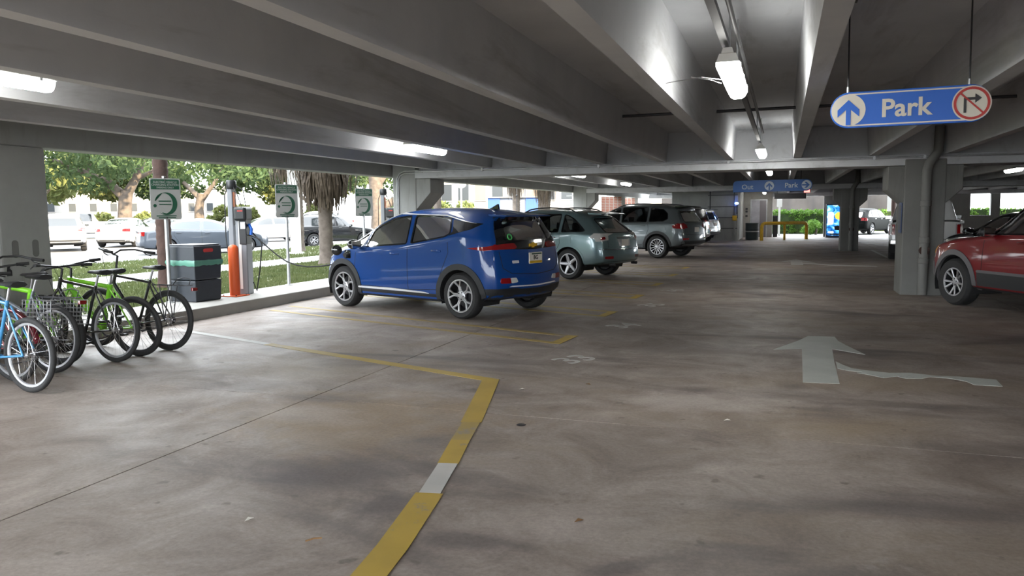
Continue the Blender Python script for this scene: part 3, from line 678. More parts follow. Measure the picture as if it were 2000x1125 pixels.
def vehicle(name, S, loc, heading, paint, label, cat='car', scale=1.0, detail=3, glass='car_glass_dark', cladding=None, extras=None, group='parked cars', wheel=None, rimr=None):
    root = empty(name, loc, heading, label, cat, group, scale=scale)
    me = body_mesh(S, 3 if detail >= 3 else 2)
    bm = bmesh.new(); bm.from_mesh(me); bvh = BVHTree.FromBMesh(bm)
    R = S['R']; AR = S.get('arch', R+.055); zc = R
    open_w = detail >= 3
    # cut wheel arches and windows out of the shell, tidying the cut edges onto their outlines
    def cut(test, snap):
        dead = set(f for f in bm.faces if test(f.calc_center_median()))
        ring = set(v for f in dead for v in f.verts if any(g not in dead for g in v.link_faces))
        bmesh.ops.delete(bm, geom=list(dead), context='FACES')
        for v in ring:
            if v.is_valid: snap(v)
    for xw in S['wheels']:
        def t(c, xw=xw): return abs(c.y) > .42 and (c.x-xw)**2+(c.z-zc)**2 < AR*AR
        def sn(v, xw=xw):
            dx, dz = v.co.x-xw, v.co.z-zc; d = math.hypot(dx, dz)
            if abs(v.co.y) > .5 and d > 1e-4 and v.co.z > S['sillz']+.02: v.co.x = xw+dx/d*AR; v.co.z = zc+dz/d*AR
        cut(t, sn)
    panes = []
    for poly in S['side_windows']:
        poly = roundpoly(poly, .035)
        for md in ('L', 'R'): panes.append((poly, md, 'side_window'))
    for poly in S.get('front_windows', ()): panes.append((roundpoly(poly, .07), 'top', 'windshield'))
    for poly in S.get('rear_windows', ()): panes.append((roundpoly(poly, .06), 'rear', 'rear_window'))
    if open_w:
        for poly, md, nm in panes:
            if md in 'LR':
                sg = 1 if md == 'L' else -1
                cut(lambda c: c.y*sg > .2 and inpoly(c.x, c.z, poly), lambda v: (lambda q: (setattr(v.co, 'x', q[0]), setattr(v.co, 'z', q[1])))(nearest_on(poly, v.co.x, v.co.z)))
            elif md == 'top': cut(lambda c: c.z > .8 and inpoly(c.x, c.y, poly), lambda v: None)
            else: cut(lambda c: c.x < S['L']*-.2 and inpoly(c.y, c.z, poly), lambda v: (lambda q: (setattr(v.co, 'y', q[0]), setattr(v.co, 'z', q[1])))(nearest_on(poly, v.co.y, v.co.z)))
    pm = M[paint]; me.materials.clear(); me.materials.append(pm); me.materials.append(M['under'])
    for f in bm.faces:
        f.smooth = True; f.material_index = 1 if (f.normal.z < -.6 and f.calc_center_median().z < S['sillz']+.12) else 0
    bm.to_mesh(me); bm.free(); me.name = 'body'
    bo = link('body', me, None, root)
    if open_w:
        me.materials.append(M['interior']); sl = bo.modifiers.new('shell', 'SOLIDIFY'); sl.thickness = .03; sl.offset = -1; sl.material_offset = 2; sl.material_offset_rim = 2
    def side(poly, nm, mm, par=root, off=.004, sk=.012, r=.02, both=True, step=.07):
        res = []
        for md in (('L', 'R') if both is True else both): res.append(link(nm, patch(bvh, roundpoly(poly, r) if r else poly, md, off, sk, step), mm, par))
        return res
    def rear(poly, nm, mm, par=root, off=.004, sk=.012, r=.02, mirror=False, step=.07):
        res = [link(nm, patch(bvh, roundpoly(poly, r) if r else poly, 'rear', off, sk, step), mm, par)]
        if mirror: res.append(link(nm, patch(bvh, roundpoly([(-a, b) for a, b in poly][::-1], r) if r else [(-a, b) for a, b in poly][::-1], 'rear', off, sk, step), mm, par))
        return res
    def front(poly, nm, mm, off=.006, sk=.014, r=.03, mirror=False):
        link(nm, patch(bvh, roundpoly(poly, r), 'front', off, sk), mm, root)
        if mirror: link(nm, patch(bvh, roundpoly([(-a, b) for a, b in poly][::-1], r), 'front', off, sk), mm, root)
    gmat = glass if open_w else ('opaque_glass' if glass != 'pale' else 'pale_glass')
    for poly, md, nm in panes:
        g = link(nm, patch(bvh, poly, md, -.008 if open_w else .003, .006, .09), gmat, root)
        link('window_seal', strip(bvh, poly, md, .026, .004, True, .06), 'gloss_black', g)
    # arches, wells, wheels
    st = wheel or S.get('wheel', (5, 'vee')); parts = wheel_parts(R, S.get('tw', .22), st, rimr or S.get('rim', R*.68))
    for xw in S['wheels']:
        for sg in (1, -1):
            md = 'L' if sg > 0 else 'R'
            w_here = interp(srt(S['wid']), xw)
            cw = .045 if cladding is None else .085
            a0, a1 = math.asin(max(-1, (S['sillz']+.03-zc)/AR)), PI-math.asin(max(-1, (S['sillz']+.03-zc)/AR))
            pts = [(xw+(AR+cw/2-.008)*math.cos(a0+(a1-a0)*k/26), zc+(AR+cw/2-.008)*math.sin(a0+(a1-a0)*k/26)) for k in range(27)]
            link('arch_trim', strip(bvh, pts, md, cw, .012 if cladding else .006, False, 9, .03), cladding or paint, root)
            yo = sg*(w_here-.03); yi = sg*.42
            mb = MB(); n = 20
            for k in range(n+1):
                a = -.35+(PI+.7)*k/n
                for yy in (yo, yi): mb.v.append((xw+(AR+.005)*math.cos(a), yy, zc+(AR+.005)*math.sin(a)))
            mb.f = [(2*k, 2*k+1, 2*k+3, 2*k+2) for k in range(n)] + [tuple(range(1, 2*n+2, 2))]
            mb.build('wheel_well', 'under', root)
            we = empty('wheel', (xw, sg*(w_here-S.get('tw', .22)/2-.012), zc), 0); we.parent = root; we.rotation_euler = (0, 0.3*sg+xw, 0 if sg > 0 else PI)
            for nm, m_ in parts:
                wo = link(nm, m_, None, we)
                if nm in ('lug_nuts', 'spokes'): wo['kind'] = 'stuff'
    # seams, handles
    for ln in S.get('seams', ()):
        for md in ('L', 'R'): link('door_seam', strip(bvh, ln, md, .009, .0012), 'under', root)
    for ln in S.get('rear_seams', ()): link('tailgate_seam', strip(bvh, ln, 'rear', .010, .0012), 'under', root)
    for (hx, hz) in S.get('handles', ()):
        for sg, md in ((1, 'L'), (-1, 'R')):
            p, n = hit(bvh, md, hx, hz)
            MB().tube([p+Vector((-.09, 0, 0)), p+n*.028+Vector((-.07, 0, .004)), p+n*.034+Vector((0, 0, .006)), p+n*.028+Vector((.07, 0, .004)), p+Vector((.09, 0, 0))], .013, 8).build('door_handle', S.get('handle_mat', paint), root, 0.9)
    if 'mirror' in S:
        mx, mz = S['mirror']
        for sg, md in ((1, 'L'), (-1, 'R')):
            p, n = hit(bvh, md, mx, mz); c = p+Vector((0, sg*.13, .05))
            mi = MB().ball(c, .075, .12, .08, 14, 8).build('door_mirror', S.get('mirror_mat', paint), root, 0.9)
            MB().tube([p, p+Vector((.0, sg*.07, .02))], .022, 8).build('mirror_stalk', 'black_plastic', mi); MB().obox(c+Vector((-.068, 0, 0)), .02, .19, .12).build('mirror_glass', 'chrome', mi, bevel=.01)
    if open_w and 'seats' in S:
        for (sx, sy) in S['seats']:
            s_ = empty('car_seat', (sx, sy, 0)); s_.parent = root
            MB().bb(-.25, .25, -.24, .24, .45, .62).build('cushion', 'seat_grey', s_, bevel=.05)
            MB().obox((-.28, 0, .88), .14, .46, .58, Matrix.Rotation(-.22, 3, 'Y')).build('seat_back', 'seat_grey', s_, bevel=.05); MB().obox((-.37, 0, 1.25), .09, .26, .17, Matrix.Rotation(-.15, 3, 'Y')).build('headrest', 'seat_grey', s_, bevel=.03)
        dx = S['dash']
        MB().bb(dx, dx+.45, -.68, .68, .6, .93).build('dashboard', 'interior', root, bevel=.06)
        MB().bb(-S['L']*.36, S['L']*.3, -.66, .66, .30, .40).build('cabin_floor', 'interior', root)
        sw = [(dx-.12+.06*math.sin(a)*.5, .36+.18*math.cos(a), .92+.17*math.sin(a)) for a in [2*PI*k/18 for k in range(18)]]
        MB().tube(sw, .014, 8, True).build('steering_wheel', 'interior', root, 0.9)
    ctx = dict(root=root, bvh=bvh, side=side, rear=rear, front=front, S=S, paint=paint)
    if extras: extras(ctx)
    return root
def plate(c, y, z, txt, w=.31, h=.16, band=True):
    p, n = hit(c['bvh'], 'rear', y, z)
    r = MB().obox((0, 0, 0), .012, w, h).build('license_plate', 'paper', c['root'], bevel=.004, loc=(p.x-.012, y, z))
    if band: MB().bb(-.009, -.006, -w/2+.01, w/2-.01, -h/2+.006, -h/2+.04).build('plate_band', 'yellow_steel', r); MB().bb(-.009, -.006, -w/2+.02, w/2-.06, h/2-.03, h/2-.01).build('plate_header', 'sign_green', r)
    link('plate_letters', text_mesh(txt, .085, .001, .002).copy(), 'sign_black', r, 0, (-.0075, 0, .005), (PI/2, 0, -PI/2))
    return r
def rails(c, x0, x1, y0, y1, h=.07, m='black_plastic'):
    for sg in (1, -1):
        P = []
        for k in range(9):
            t = k/8; x = x0+(x1-x0)*t; y = sg*(y0+(y1-y0)*t); p, n = hit(c['bvh'], 'top', x, y); P.append(p+Vector((0, 0, h*math.sin(PI*min(1, max(0, t)))**.45 if 0 < t < 1 else 0)))
        MB().tube(P, .018, 8).build('roof_rail', m, c['root'], 0.9)
mat('paint_blue', (0.0015, 0.042, 0.20), 0.42, 0.0, spec=0.2, coat=0.75); mat('paint_teal', (0.14, 0.205, 0.22), 0.30, 0.5, coat=1.0); mat('paint_slate', (0.115, 0.135, 0.145), 0.30, 0.5, coat=1.0)
mat('paint_red', (0.15, 0.006, 0.009), 0.42, 0.0, spec=0.2, coat=0.6); mat('paint_white', (0.42, 0.43, 0.44), 0.3, 0.0, coat=0.8); mat('paint_silver', (0.42, 0.43, 0.44), 0.3, 0.6, coat=1.0)
mat('paint_grey', (0.055, 0.066, 0.085), 0.35, 0.2, coat=0.5); mat('paint_black', (0.012, 0.013, 0.016), 0.2, 0.1, coat=1.0); mat('paint_darkgreen', (0.003, 0.004, 0.004), 0.5, 0.0, spec=0.06)
mat('grey_trim', (0.10, 0.095, 0.10), 0.5)
# ---- body patterns (metres, x forward, z up)
HATCH = dict(L=4.17, R=.335, arch=.385, wheels=(1.275, -1.325), sillz=.19, tw=.215, rim=.235, wheel=(5, 'split'), rfall=1.0, ffall=.8, bulr=.14, bulf=.26,
  top=[(-2.085,1.49),(-1.7,1.53),(-1.2,1.575),(-.6,1.60),(-.1,1.59),(.3,1.53),(.65,1.39),(1.0,1.20),(1.22,1.08),(1.5,1.0),(1.8,.90),(2.0,.80),(2.085,.72)],
  belt=[(-2.085,1.12),(-1.4,1.21),(-.8,1.12),(0,1.01),(.8,.955),(1.2,.93),(1.6,.86),(2.085,.66)],
  wid=[(-2.085,.76),(-1.9,.845),(-1.5,.885),(-.5,.88),(.6,.88),(1.3,.875),(1.7,.84),(1.95,.74),(2.085,.60)],
  roofw=[(-2.085,.58),(-1.5,.62),(-.5,.645),(.3,.65),(.9,.66),(1.3,.7)], sill=[(-2.085,.30),(-1.6,.22),(-1,.19),(1,.19),(1.7,.2),(2.085,.26)],
  rear=[(.2,.20),(.34,.06),(.5,.0),(.66,.02),(.8,.035),(.98,.06),(1.06,.09),(1.25,.20),(1.40,.30),(1.46,.28),(1.52,.24),(1.6,.22)], front=[(.2,.14),(.4,.0),(.6,.02),(.8,.12),(1.0,.2)],
  side_windows=[[(1.16,1.0),(.80,1.0),(.74,1.24)], [(.72,1.0),(-.22,1.06),(-.17,1.475),(.20,1.445),(.50,1.34),(.68,1.25)], [(-.32,1.07),(-1.02,1.175),(-1.12,1.22),(-1.02,1.435),(-.6,1.485),(-.27,1.478)]],
  front_windows=[[(1.17,-.52),(1.2,0),(1.17,.52),(.42,.56),(.40,0),(.42,-.56)]], rear_windows=[[(-.50,1.09),(.50,1.09),(.45,1.40),(-.45,1.40)]],
  seams=[[(.98,.40),(.95,.9),(.98,.98)], [(-.27,.38),(-.26,1.0)], [(-1.0,.72),(-1.12,.95),(-1.1,1.10)], [(.98,.39),(-.27,.37),(-.86,.40),(-1.0,.72)]],
  rear_seams=[[(-.66,.97),(-.64,.74),(-.5,.66),(0,.63),(.5,.66),(.64,.74),(.66,.97)]], handles=[(.02,.90),(-.88,.965)], mirror=(.86,.985), mirror_mat='gloss_black', seats=[(.1,.36),(.1,-.36),(-.75,.36),(-.75,-.36)], dash=.62)
CROSS = dict(L=4.74, R=.365, arch=.42, wheels=(1.42, -1.30), sillz=.25, tw=.235, rim=.245, wheel=(5, 'plain'), rfall=1.3, ffall=.8, bulr=.13, bulf=.2,
  top=[(-2.37,1.50),(-1.9,1.575),(-1.3,1.64),(-.6,1.675),(0,1.67),(.4,1.60),(.8,1.43),(1.15,1.22),(1.35,1.12),(1.8,1.05),(2.2,.93),(2.37,.82)],
  belt=[(-2.37,1.05),(-1.5,1.10),(-.5,1.06),(.5,1.03),(1.2,1.0),(1.8,.93),(2.37,.74)],
  wid=[(-2.37,.80),(-2.1,.89),(-1.4,.925),(1.4,.92),(1.9,.88),(2.2,.78),(2.37,.64)], roofw=[(-2.37,.58),(-1.5,.64),(0,.675),(1,.68),(1.4,.72)], sill=[(-2.37,.38),(-1.9,.30),(-1,.25),(1.2,.25),(2.0,.28),(2.37,.34)],
  rear=[(.3,.12),(.45,.02),(.6,.0),(.74,.0),(.80,.05),(1.0,.08),(1.08,.13),(1.3,.45),(1.48,.66),(1.54,.62),(1.65,.55)], front=[(.2,.1),(.5,.0),(.8,.06),(1.0,.2)],
  side_windows=[[(1.0,1.06),(-.02,1.085),(.02,1.53),(.28,1.51),(.62,1.36)], [(-.12,1.09),(-.98,1.115),(-.95,1.54),(-.3,1.55),(-.07,1.545)], [(-1.08,1.12),(-1.62,1.135),(-1.72,1.15),(-1.35,1.42),(-1.15,1.51),(-1.06,1.525)]],
  front_windows=[[(1.28,-.56),(1.32,0),(1.28,.56),(.50,.58),(.48,0),(.50,-.58)]], rear_windows=[[(-.56,1.10),(.56,1.10),(.47,1.43),(-.47,1.43)]],
  seams=[[(1.0,.42),(1.0,1.02)], [(-.07,.40),(-.07,1.07)], [(-.88,.55),(-1.05,.85),(-1.03,1.10)], [(1.0,.41),(-.07,.39),(-.8,.42),(-.88,.55)]],
  rear_seams=[[(-.74,.74),(-.2,.70),(0,.70),(.2,.70),(.74,.74)], [(-.62,1.02),(-.62,.75)], [(.62,1.02),(.62,.75)]], handles=[(.12,.97),(-.83,.99)], handle_mat='chrome', mirror=(.93,1.05), seats=[(.2,.38),(.2,-.38),(-.8,.38),(-.8,-.38)], dash=.72)
SUV = dict(L=4.86, R=.375, arch=.435, wheels=(1.48, -1.43), sillz=.27, tw=.26, rim=.25, wheel=(7, 'vee'), rfall=1.1, ffall=.8, bulr=.10, bulf=.2,
  top=[(-2.43,1.64),(-2.0,1.70),(-1.3,1.755),(-.5,1.775),(0,1.76),(.35,1.68),(.75,1.48),(1.1,1.27),(1.3,1.16),(1.8,1.10),(2.25,1.0),(2.43,.90)],
  belt=[(-2.43,1.12),(-1.5,1.14),(0,1.10),(1.2,1.06),(1.8,1.0),(2.43,.82)],
  wid=[(-2.43,.82),(-2.2,.91),(-1.5,.965),(0,.95),(1.5,.96),(2.0,.91),(2.3,.80),(2.43,.66)], roofw=[(-2.43,.64),(-1.5,.69),(0,.70),(1,.71),(1.4,.76)], sill=[(-2.43,.42),(-2,.32),(-1,.27),(1.2,.27),(2.1,.3),(2.43,.38)],
  rear=[(.3,.14),(.5,.0),(.75,.0),(.85,.04),(1.1,.08),(1.3,.22),(1.55,.38),(1.62,.32),(1.75,.26)], front=[(.2,.1),(.5,.0),(.9,.03),(1.1,.15)],
  side_windows=[[(.98,1.14),(.02,1.16),(.05,1.63),(.28,1.60),(.62,1.43)], [(-.08,1.165),(-1.02,1.18),(-1.0,1.65),(-.4,1.66),(-.04,1.645)], [(-1.12,1.185),(-1.62,1.20),(-1.76,1.28),(-1.72,1.45),(-1.55,1.58),(-1.1,1.64)]],
  front_windows=[[(1.25,-.6),(1.3,0),(1.25,.6),(.48,.6),(.45,0),(.48,-.6)]], rear_windows=[[(-.62,1.17),(.62,1.17),(.54,1.52),(-.54,1.52)]],
  seams=[[(1.0,.44),(1.0,1.1)], [(-.03,.42),(-.03,1.14)], [(-.98,.62),(-1.12,.95),(-1.08,1.16)], [(1.0,.43),(-.03,.41),(-.9,.44),(-.98,.62)]],
  rear_seams=[[(-.72,.78),(0,.74),(.72,.78)], [(-.66,1.1),(-.70,.78)], [(.66,1.1),(.70,.78)]], handles=[(.14,1.03),(-.9,1.05)], mirror=(.92,1.13), seats=[(.2,.4),(.2,-.4),(-.8,.4),(-.8,-.4)], dash=.72)
BOX = dict(SUV); BOX.update(L=4.82, R=.37, arch=.44, wheels=(1.52,-1.38), rim=.22, wheel=(5,'vee'), bulf=.12, rfall=.7,
  top=[(-2.41,1.74),(-1.5,1.79),(-.5,1.80),(.05,1.77),(.35,1.68),(.7,1.42),(.95,1.20),(1.1,1.12),(1.6,1.08),(2.15,1.0),(2.41,.90)],
  belt=[(-2.41,1.13),(-1.5,1.13),(0,1.10),(.9,1.07),(1.6,1.02),(2.41,.82)], rear=[(.3,.12),(.5,.0),(.8,.02),(1.1,.04),(1.6,.20),(1.75,.22)], front=[(.2,.1),(.5,.0),(.9,.05),(1.1,.12)],
  side_windows=[[(.80,1.14),(-.08,1.16),(-.05,1.66),(.20,1.64),(.50,1.45)], [(-.18,1.165),(-1.02,1.175),(-1.0,1.68),(-.15,1.675)], [(-1.14,1.18),(-2.02,1.185),(-1.92,1.65),(-1.12,1.68)]],
  front_windows=[[(1.02,-.62),(1.06,0),(1.02,.62),(.40,.6),(.38,0),(.40,-.6)]], seams=[[(.90,.44),(.88,1.1)], [(-.13,.42),(-.13,1.14)], [(-.92,.6),(-1.08,.95),(-1.07,1.16)], [(.9,.43),(-.13,.41),(-.85,.44),(-.92,.6)]], mirror=(.74,1.13), mirror_mat='black_plastic', dash=.6)
SEDAN = dict(L=4.88, R=.335, arch=.385, wheels=(1.45, -1.38), sillz=.18, tw=.22, rim=.235, wheel=(5, 'twin'), rfall=.7, ffall=.8, bulr=.16, bulf=.24,
  top=[(-2.44,1.00),(-2.2,1.07),(-1.85,1.12),(-1.6,1.18),(-1.2,1.34),(-.8,1.44),(-.2,1.475),(.2,1.45),(.6,1.33),(1.0,1.12),(1.2,1.02),(1.7,.94),(2.2,.82),(2.44,.70)],
  belt=[(-2.44,.88),(-1.8,.98),(-1,.98),(0,.94),(1.1,.90),(1.8,.84),(2.44,.62)],
  wid=[(-2.44,.70),(-2.2,.84),(-1.6,.91),(0,.92),(1.4,.91),(2.0,.85),(2.3,.72),(2.44,.58)], roofw=[(-2.44,.72),(-1.6,.66),(-1,.62),(0,.635),(1,.66),(1.4,.72)], sill=[(-2.44,.30),(-2,.22),(-1,.18),(1.2,.18),(2.1,.2),(2.44,.26)],
  rear=[(.2,.15),(.4,.0),(.6,.0),(.85,.05),(1.0,.02),(1.1,.04)], front=[(.2,.1),(.4,.0),(.6,.03),(.8,.12)],
  side_windows=[[(.92,.97),(-.10,1.0),(-.06,1.35),(.18,1.335),(.52,1.22)], [(-.20,1.005),(-1.05,1.03),(-1.42,1.08),(-1.18,1.22),(-.85,1.32),(-.16,1.36)]],
  front_windows=[[(1.12,-.58),(1.16,0),(1.12,.58),(.32,.56),(.30,0),(.32,-.56)], [(-1.68,-.54),(-1.70,0),(-1.68,.54),(-1.02,.52),(-1.0,0),(-1.02,-.52)]], rear_windows=[],
  seams=[[(1.0,.36),(.98,.92)], [(-.15,.34),(-.15,.99)], [(-.95,.5),(-1.12,.8),(-1.1,1.0)], [(1.0,.35),(-.15,.33),(-.85,.36),(-.95,.5)]], handles=[(.05,.86),(-.95,.9)], mirror=(.86,.96), seats=[(.1,.38),(.1,-.38)], dash=.6)
PICK = dict(SUV); PICK.update(L=5.7, R=.39, arch=.46, wheels=(1.86,-1.72), sillz=.34, rim=.22, wheel=(5,'vee'), rfall=.4, bulr=.04, bulf=.12,
  top=[(-2.85,1.16),(-.70,1.16),(-.62,1.20),(-.52,1.80),(-.2,1.87),(.4,1.86),(.7,1.80),(1.25,1.32),(1.4,1.22),(1.8,1.18),(2.6,1.12),(2.85,1.0)],
  belt=[(-2.85,1.12),(-.7,1.12),(0,1.13),(1.2,1.12),(1.8,1.08),(2.85,.92)], wid=[(-2.85,.93),(-2,.96),(1.8,.97),(2.5,.92),(2.85,.80)], roofw=[(-2.85,.85),(-.7,.74),(0,.74),(1.2,.76)], sill=[(-2.85,.50),(-2,.42),(-1,.36),(1.2,.36),(2.4,.4),(2.85,.45)],
  rear=[(.4,.0),(.7,.0),(1.2,.03)], front=[(.2,.1),(.5,.0),(.9,.03),(1.1,.1)],
  side_windows=[[(1.18,1.20),(.38,1.21),(.40,1.72),(.62,1.70),(.95,1.45)], [(.28,1.21),(-.45,1.22),(-.40,1.70),(.28,1.73)]], front_windows=[[(1.3,-.64),(1.34,0),(1.3,.64),(.75,.62),(.73,0),(.75,-.62)]], rear_windows=[],
  seams=[[(1.25,.5),(1.22,1.15)], [(.33,.48),(.33,1.18)], [(-.55,.5),(-.55,1.15)], [(1.25,.5),(.33,.48),(-.55,.5)], [(-.62,.5),(-.62,1.12)]], handles=[(.5,1.08),(-.4,1.09)], mirror=(1.1,1.2), seats=[(.3,.4),(.3,-.4)], dash=.8, rear_seams=[[(-.76,1.1),(-.76,.66),(.76,.66),(.76,1.1)]])
# ---- the blue hatchback being charged
def hatch_extras(c):
    r, bvh, side, rear = c['root'], c['bvh'], c['side'], c['rear']
    side([(.90,.235),(-.92,.235),(-.92,.335),(.90,.335)], 'rocker_cladding', 'dark_cladding', off=.008)
    side([(-1.72,.30),(-2.02,.34),(-2.02,.455),(-1.74,.455)], 'bumper_corner', 'dark_cladding', off=.006)
    side([(.88,.372),(.10,.378),(-.62,.355),(-.72,.335),(-.58,.336),(.10,.343),(.88,.345)], 'bright_strip', 'bright_trim', off=.012)
    side([(.20,1.53),(-.27,1.505),(-.9,1.485),(-1.3,1.40),(-1.52,1.36),(-1.3,1.39),(-.9,1.472),(-.27,1.492),(.2,1.505),(.62,1.36),(1.1,1.06),(1.12,1.08),(.66,1.385)], 'window_brightwork', 'bright_trim', off=.008, r=0, step=.09)
    side([(-1.10,1.19),(-1.16,1.25),(-1.07,1.42),(-1.34,1.385),(-1.62,1.36),(-1.48,1.28),(-1.22,1.22)], 'quarter_panel_black', 'gloss_black', off=.004)
    rear([(-.72,1.0),(0,.985),(.72,1.0),(.60,1.12),(-.60,1.12)], 'tailgate_panel', 'gloss_black', off=.005)
    rear([(.49,1.09),(.60,1.09),(.70,1.02),(.62,1.28),(.53,1.45),(.44,1.44)], 'tailgate_pillar_black', 'gloss_black', off=.005, mirror=True)
    rear([(-.46,1.41),(.46,1.41),(.50,1.47),(-.50,1.47)], 'tailgate_header', 'gloss_black', off=.005)
    rear([(.36,1.0),(.76,.995),(.72,1.075),(.60,1.05)], 'tail_lamp', 'red_lens', off=.012, mirror=True)
    side([(-1.48,1.02),(-1.80,1.045),(-1.93,1.085),(-1.96,1.005),(-1.74,.985)], 'tail_lamp', 'red_lens', off=.012)
    rear([(-.78,.30),(.78,.30),(.80,.455),(.5,.44),(0,.43),(-.5,.44),(-.80,.455)], 'bumper_cladding', 'dark_cladding', off=.007)
    rear([(-.55,.475),(0,.462),(.55,.475),(.5,.49),(0,.48),(-.5,.49)], 'bumper_brightwork', 'bright_trim', off=.012, r=0)
    rear([(.40,.535),(.52,.525),(.535,.60),(.43,.60)], 'reverse_lamp', 'clear_lens', off=.010, mirror=True); rear([(.52,.525),(.70,.53),(.69,.605),(.535,.60)], 'bumper_reflector', 'red_lens', off=.010, mirror=True)
    plate(c, 0, .86, 'BG')
    rear([(.35,.80),(.47,.80),(.47,.84),(.35,.84)], 'model_badge', 'bright_trim', off=.006, r=.01)
    p, n = hit(bvh, 'rear', 0, 1.045)
    em = MB().prism([(-.09,-.022),(-.03,-.022),(-.026,-.036),(.034,-.036),(.03,-.022),(.09,-.022),(.083,.022),(.026,.022),(.023,.036),(-.037,.036),(-.034,.022),(-.097,.022)], -.012, 0, 'yz').build('bow_tie_emblem', 'yellow_steel', r, loc=(p.x-.006, 0, 1.045))
    p, n = hit(bvh, 'rear', .42, 1.17)
    mat('sticker_green', (0.08, 0.55, 0.14), 0.5)
    MB().tube([(0, .045*math.cos(a), .04*math.sin(a)) for a in [2*PI*k/16 for k in range(16)]], .009, 6, True).build('window_sticker', 'sticker_green', r, loc=(p.x-.012, .42, 1.17), rot=(0, .3, 0))
    p, n = hit(bvh, 'top', -1.25, 0)
    MB().prism([(-.11,0),(.11,0),(.02,.035),(-.09,.085)], -.018, .018, 'xz').build('roof_antenna', 'gloss_black', r, bevel=.008, loc=(p.x, 0, p.z-.004))
    MB().prism([(-1.58,1.50),(-1.92,1.475),(-1.93,1.455),(-1.60,1.46)], -.52, .52, 'xz').build('roof_spoiler', c['paint'], r, bevel=.008)
    c['front']([(.34,.72),(.66,.74),(.60,.88),(.50,.86),(.38,.80)], 'headlamp', 'clear_lens', mirror=True); side([(1.62,.80),(1.86,.72),(1.82,.82),(1.68,.90)], 'headlamp', 'clear_lens', off=.01)
    c['front']([(-.45,.30),(.45,.30),(.42,.46),(-.42,.46)], 'lower_grille', 'black_plastic'); c['front']([(-.30,.60),(.30,.60),(.27,.70),(-.27,.70)], 'upper_grille', 'gloss_black')
    # charging flap, socket and plug on the driver-side front wing
    side([(1.06,.80),(1.22,.80),(1.24,.93),(1.08,.93)], 'charge_socket', 'gloss_black', off=.006, both='L')
    p, n = hit(bvh, 'L', 1.15, .865)
    MB().tube([p+Vector((0,0,0)), p+Vector((0,.06,-.02))], [.045,.04], 12).build('charge_inlet', 'black_plastic', r, 0.8)
    q, n = hit(bvh, 'L', 1.27, .90)
    MB().lathe([(0,-.008),(.075,-.008),(.085,0),(.075,.008),(0,.008)], n=20).build('charge_flap', 'gloss_black', r, 0.8, loc=q+Vector((.05,.09,.03)), rot=(PI/2,0,.9))
vehicle('hatchback', HATCH, (-5.34, 11.32, 0), math.radians(160.5), 'paint_blue', 'blue electric hatchback parked at an angle with charging cable in its front wing', scale=1.01, detail=3, glass='car_glass', cladding='dark_cladding', extras=hatch_extras)
def cross_extras(c):
    side, rear = c['side'], c['rear']
    rear([(.60,.93),(.86,.90),(.84,1.09),(.66,1.08),(.58,1.02)], 'tail_lamp', 'clear_lens', off=.012, mirror=True); side([(-1.86,1.0),(-2.15,.91),(-2.2,1.08),(-1.98,1.09)], 'tail_lamp', 'clear_lens', off=.012)
    rear([(.68,.95),(.80,.94),(.79,1.0),(.69,1.01)], 'lamp_bulb', 'red_lens', off=.02, mirror=True)
    rear([(-.30,.965),(.30,.965),(.30,.995),(-.30,.995)], 'tailgate_brightwork', 'chrome', off=.012); rear([(-.25,.78),(.25,.78),(.28,.95),(-.28,.95)], 'plate_recess', 'paint_silver', off=.003)
    rear([(-.84,.715),(0,.70),(.84,.715),(.84,.735),(0,.722),(-.84,.735)], 'bumper_lip', 'chrome', off=.010, r=0)
    rear([(.50,.50),(.76,.50),(.76,.56),(.50,.56)], 'bumper_reflector', 'red_lens', off=.010, mirror=True); rear([(-.75,.385),(.75,.385),(.72,.44),(-.72,.44)], 'bumper_valance', 'black_plastic', off=.004)
    plate(c, 0, .86, '', band=False); rails(c, .25, -1.35, .60, .56)
    MB().prism([(-1.60,1.58),(-1.98,1.545),(-2.0,1.52),(-1.62,1.53)], -.54, .54, 'xz').build('roof_spoiler', c['paint'], c['root'], bevel=.008)
    for sg in (1, -1): MB().tube([(-2.2,sg*.5,.36),(-2.34,sg*.5,.36)], .035, 10).build('exhaust_tip', 'dark_metal', c['root'], 0.8)
    c['front']([(.45,.72),(.78,.76),(.74,.92),(.5,.86)], 'headlamp', 'clear_lens', mirror=True); c['front']([(-.4,.6),(.4,.6),(.42,.82),(-.42,.82)], 'grille', 'chrome')
    side([(-1.38,.86),(-1.24,.86),(-1.24,.99),(-1.38,.99)], 'fuel_flap', c['paint'], off=.003, both='L')
vehicle('crossover_car', CROSS, (-5.47, 17.99, 0), math.radians(160.5), 'paint_teal', 'teal grey crossover with clear tail lamps parked beyond the blue hatchback', scale=.96, detail=3, extras=cross_extras)
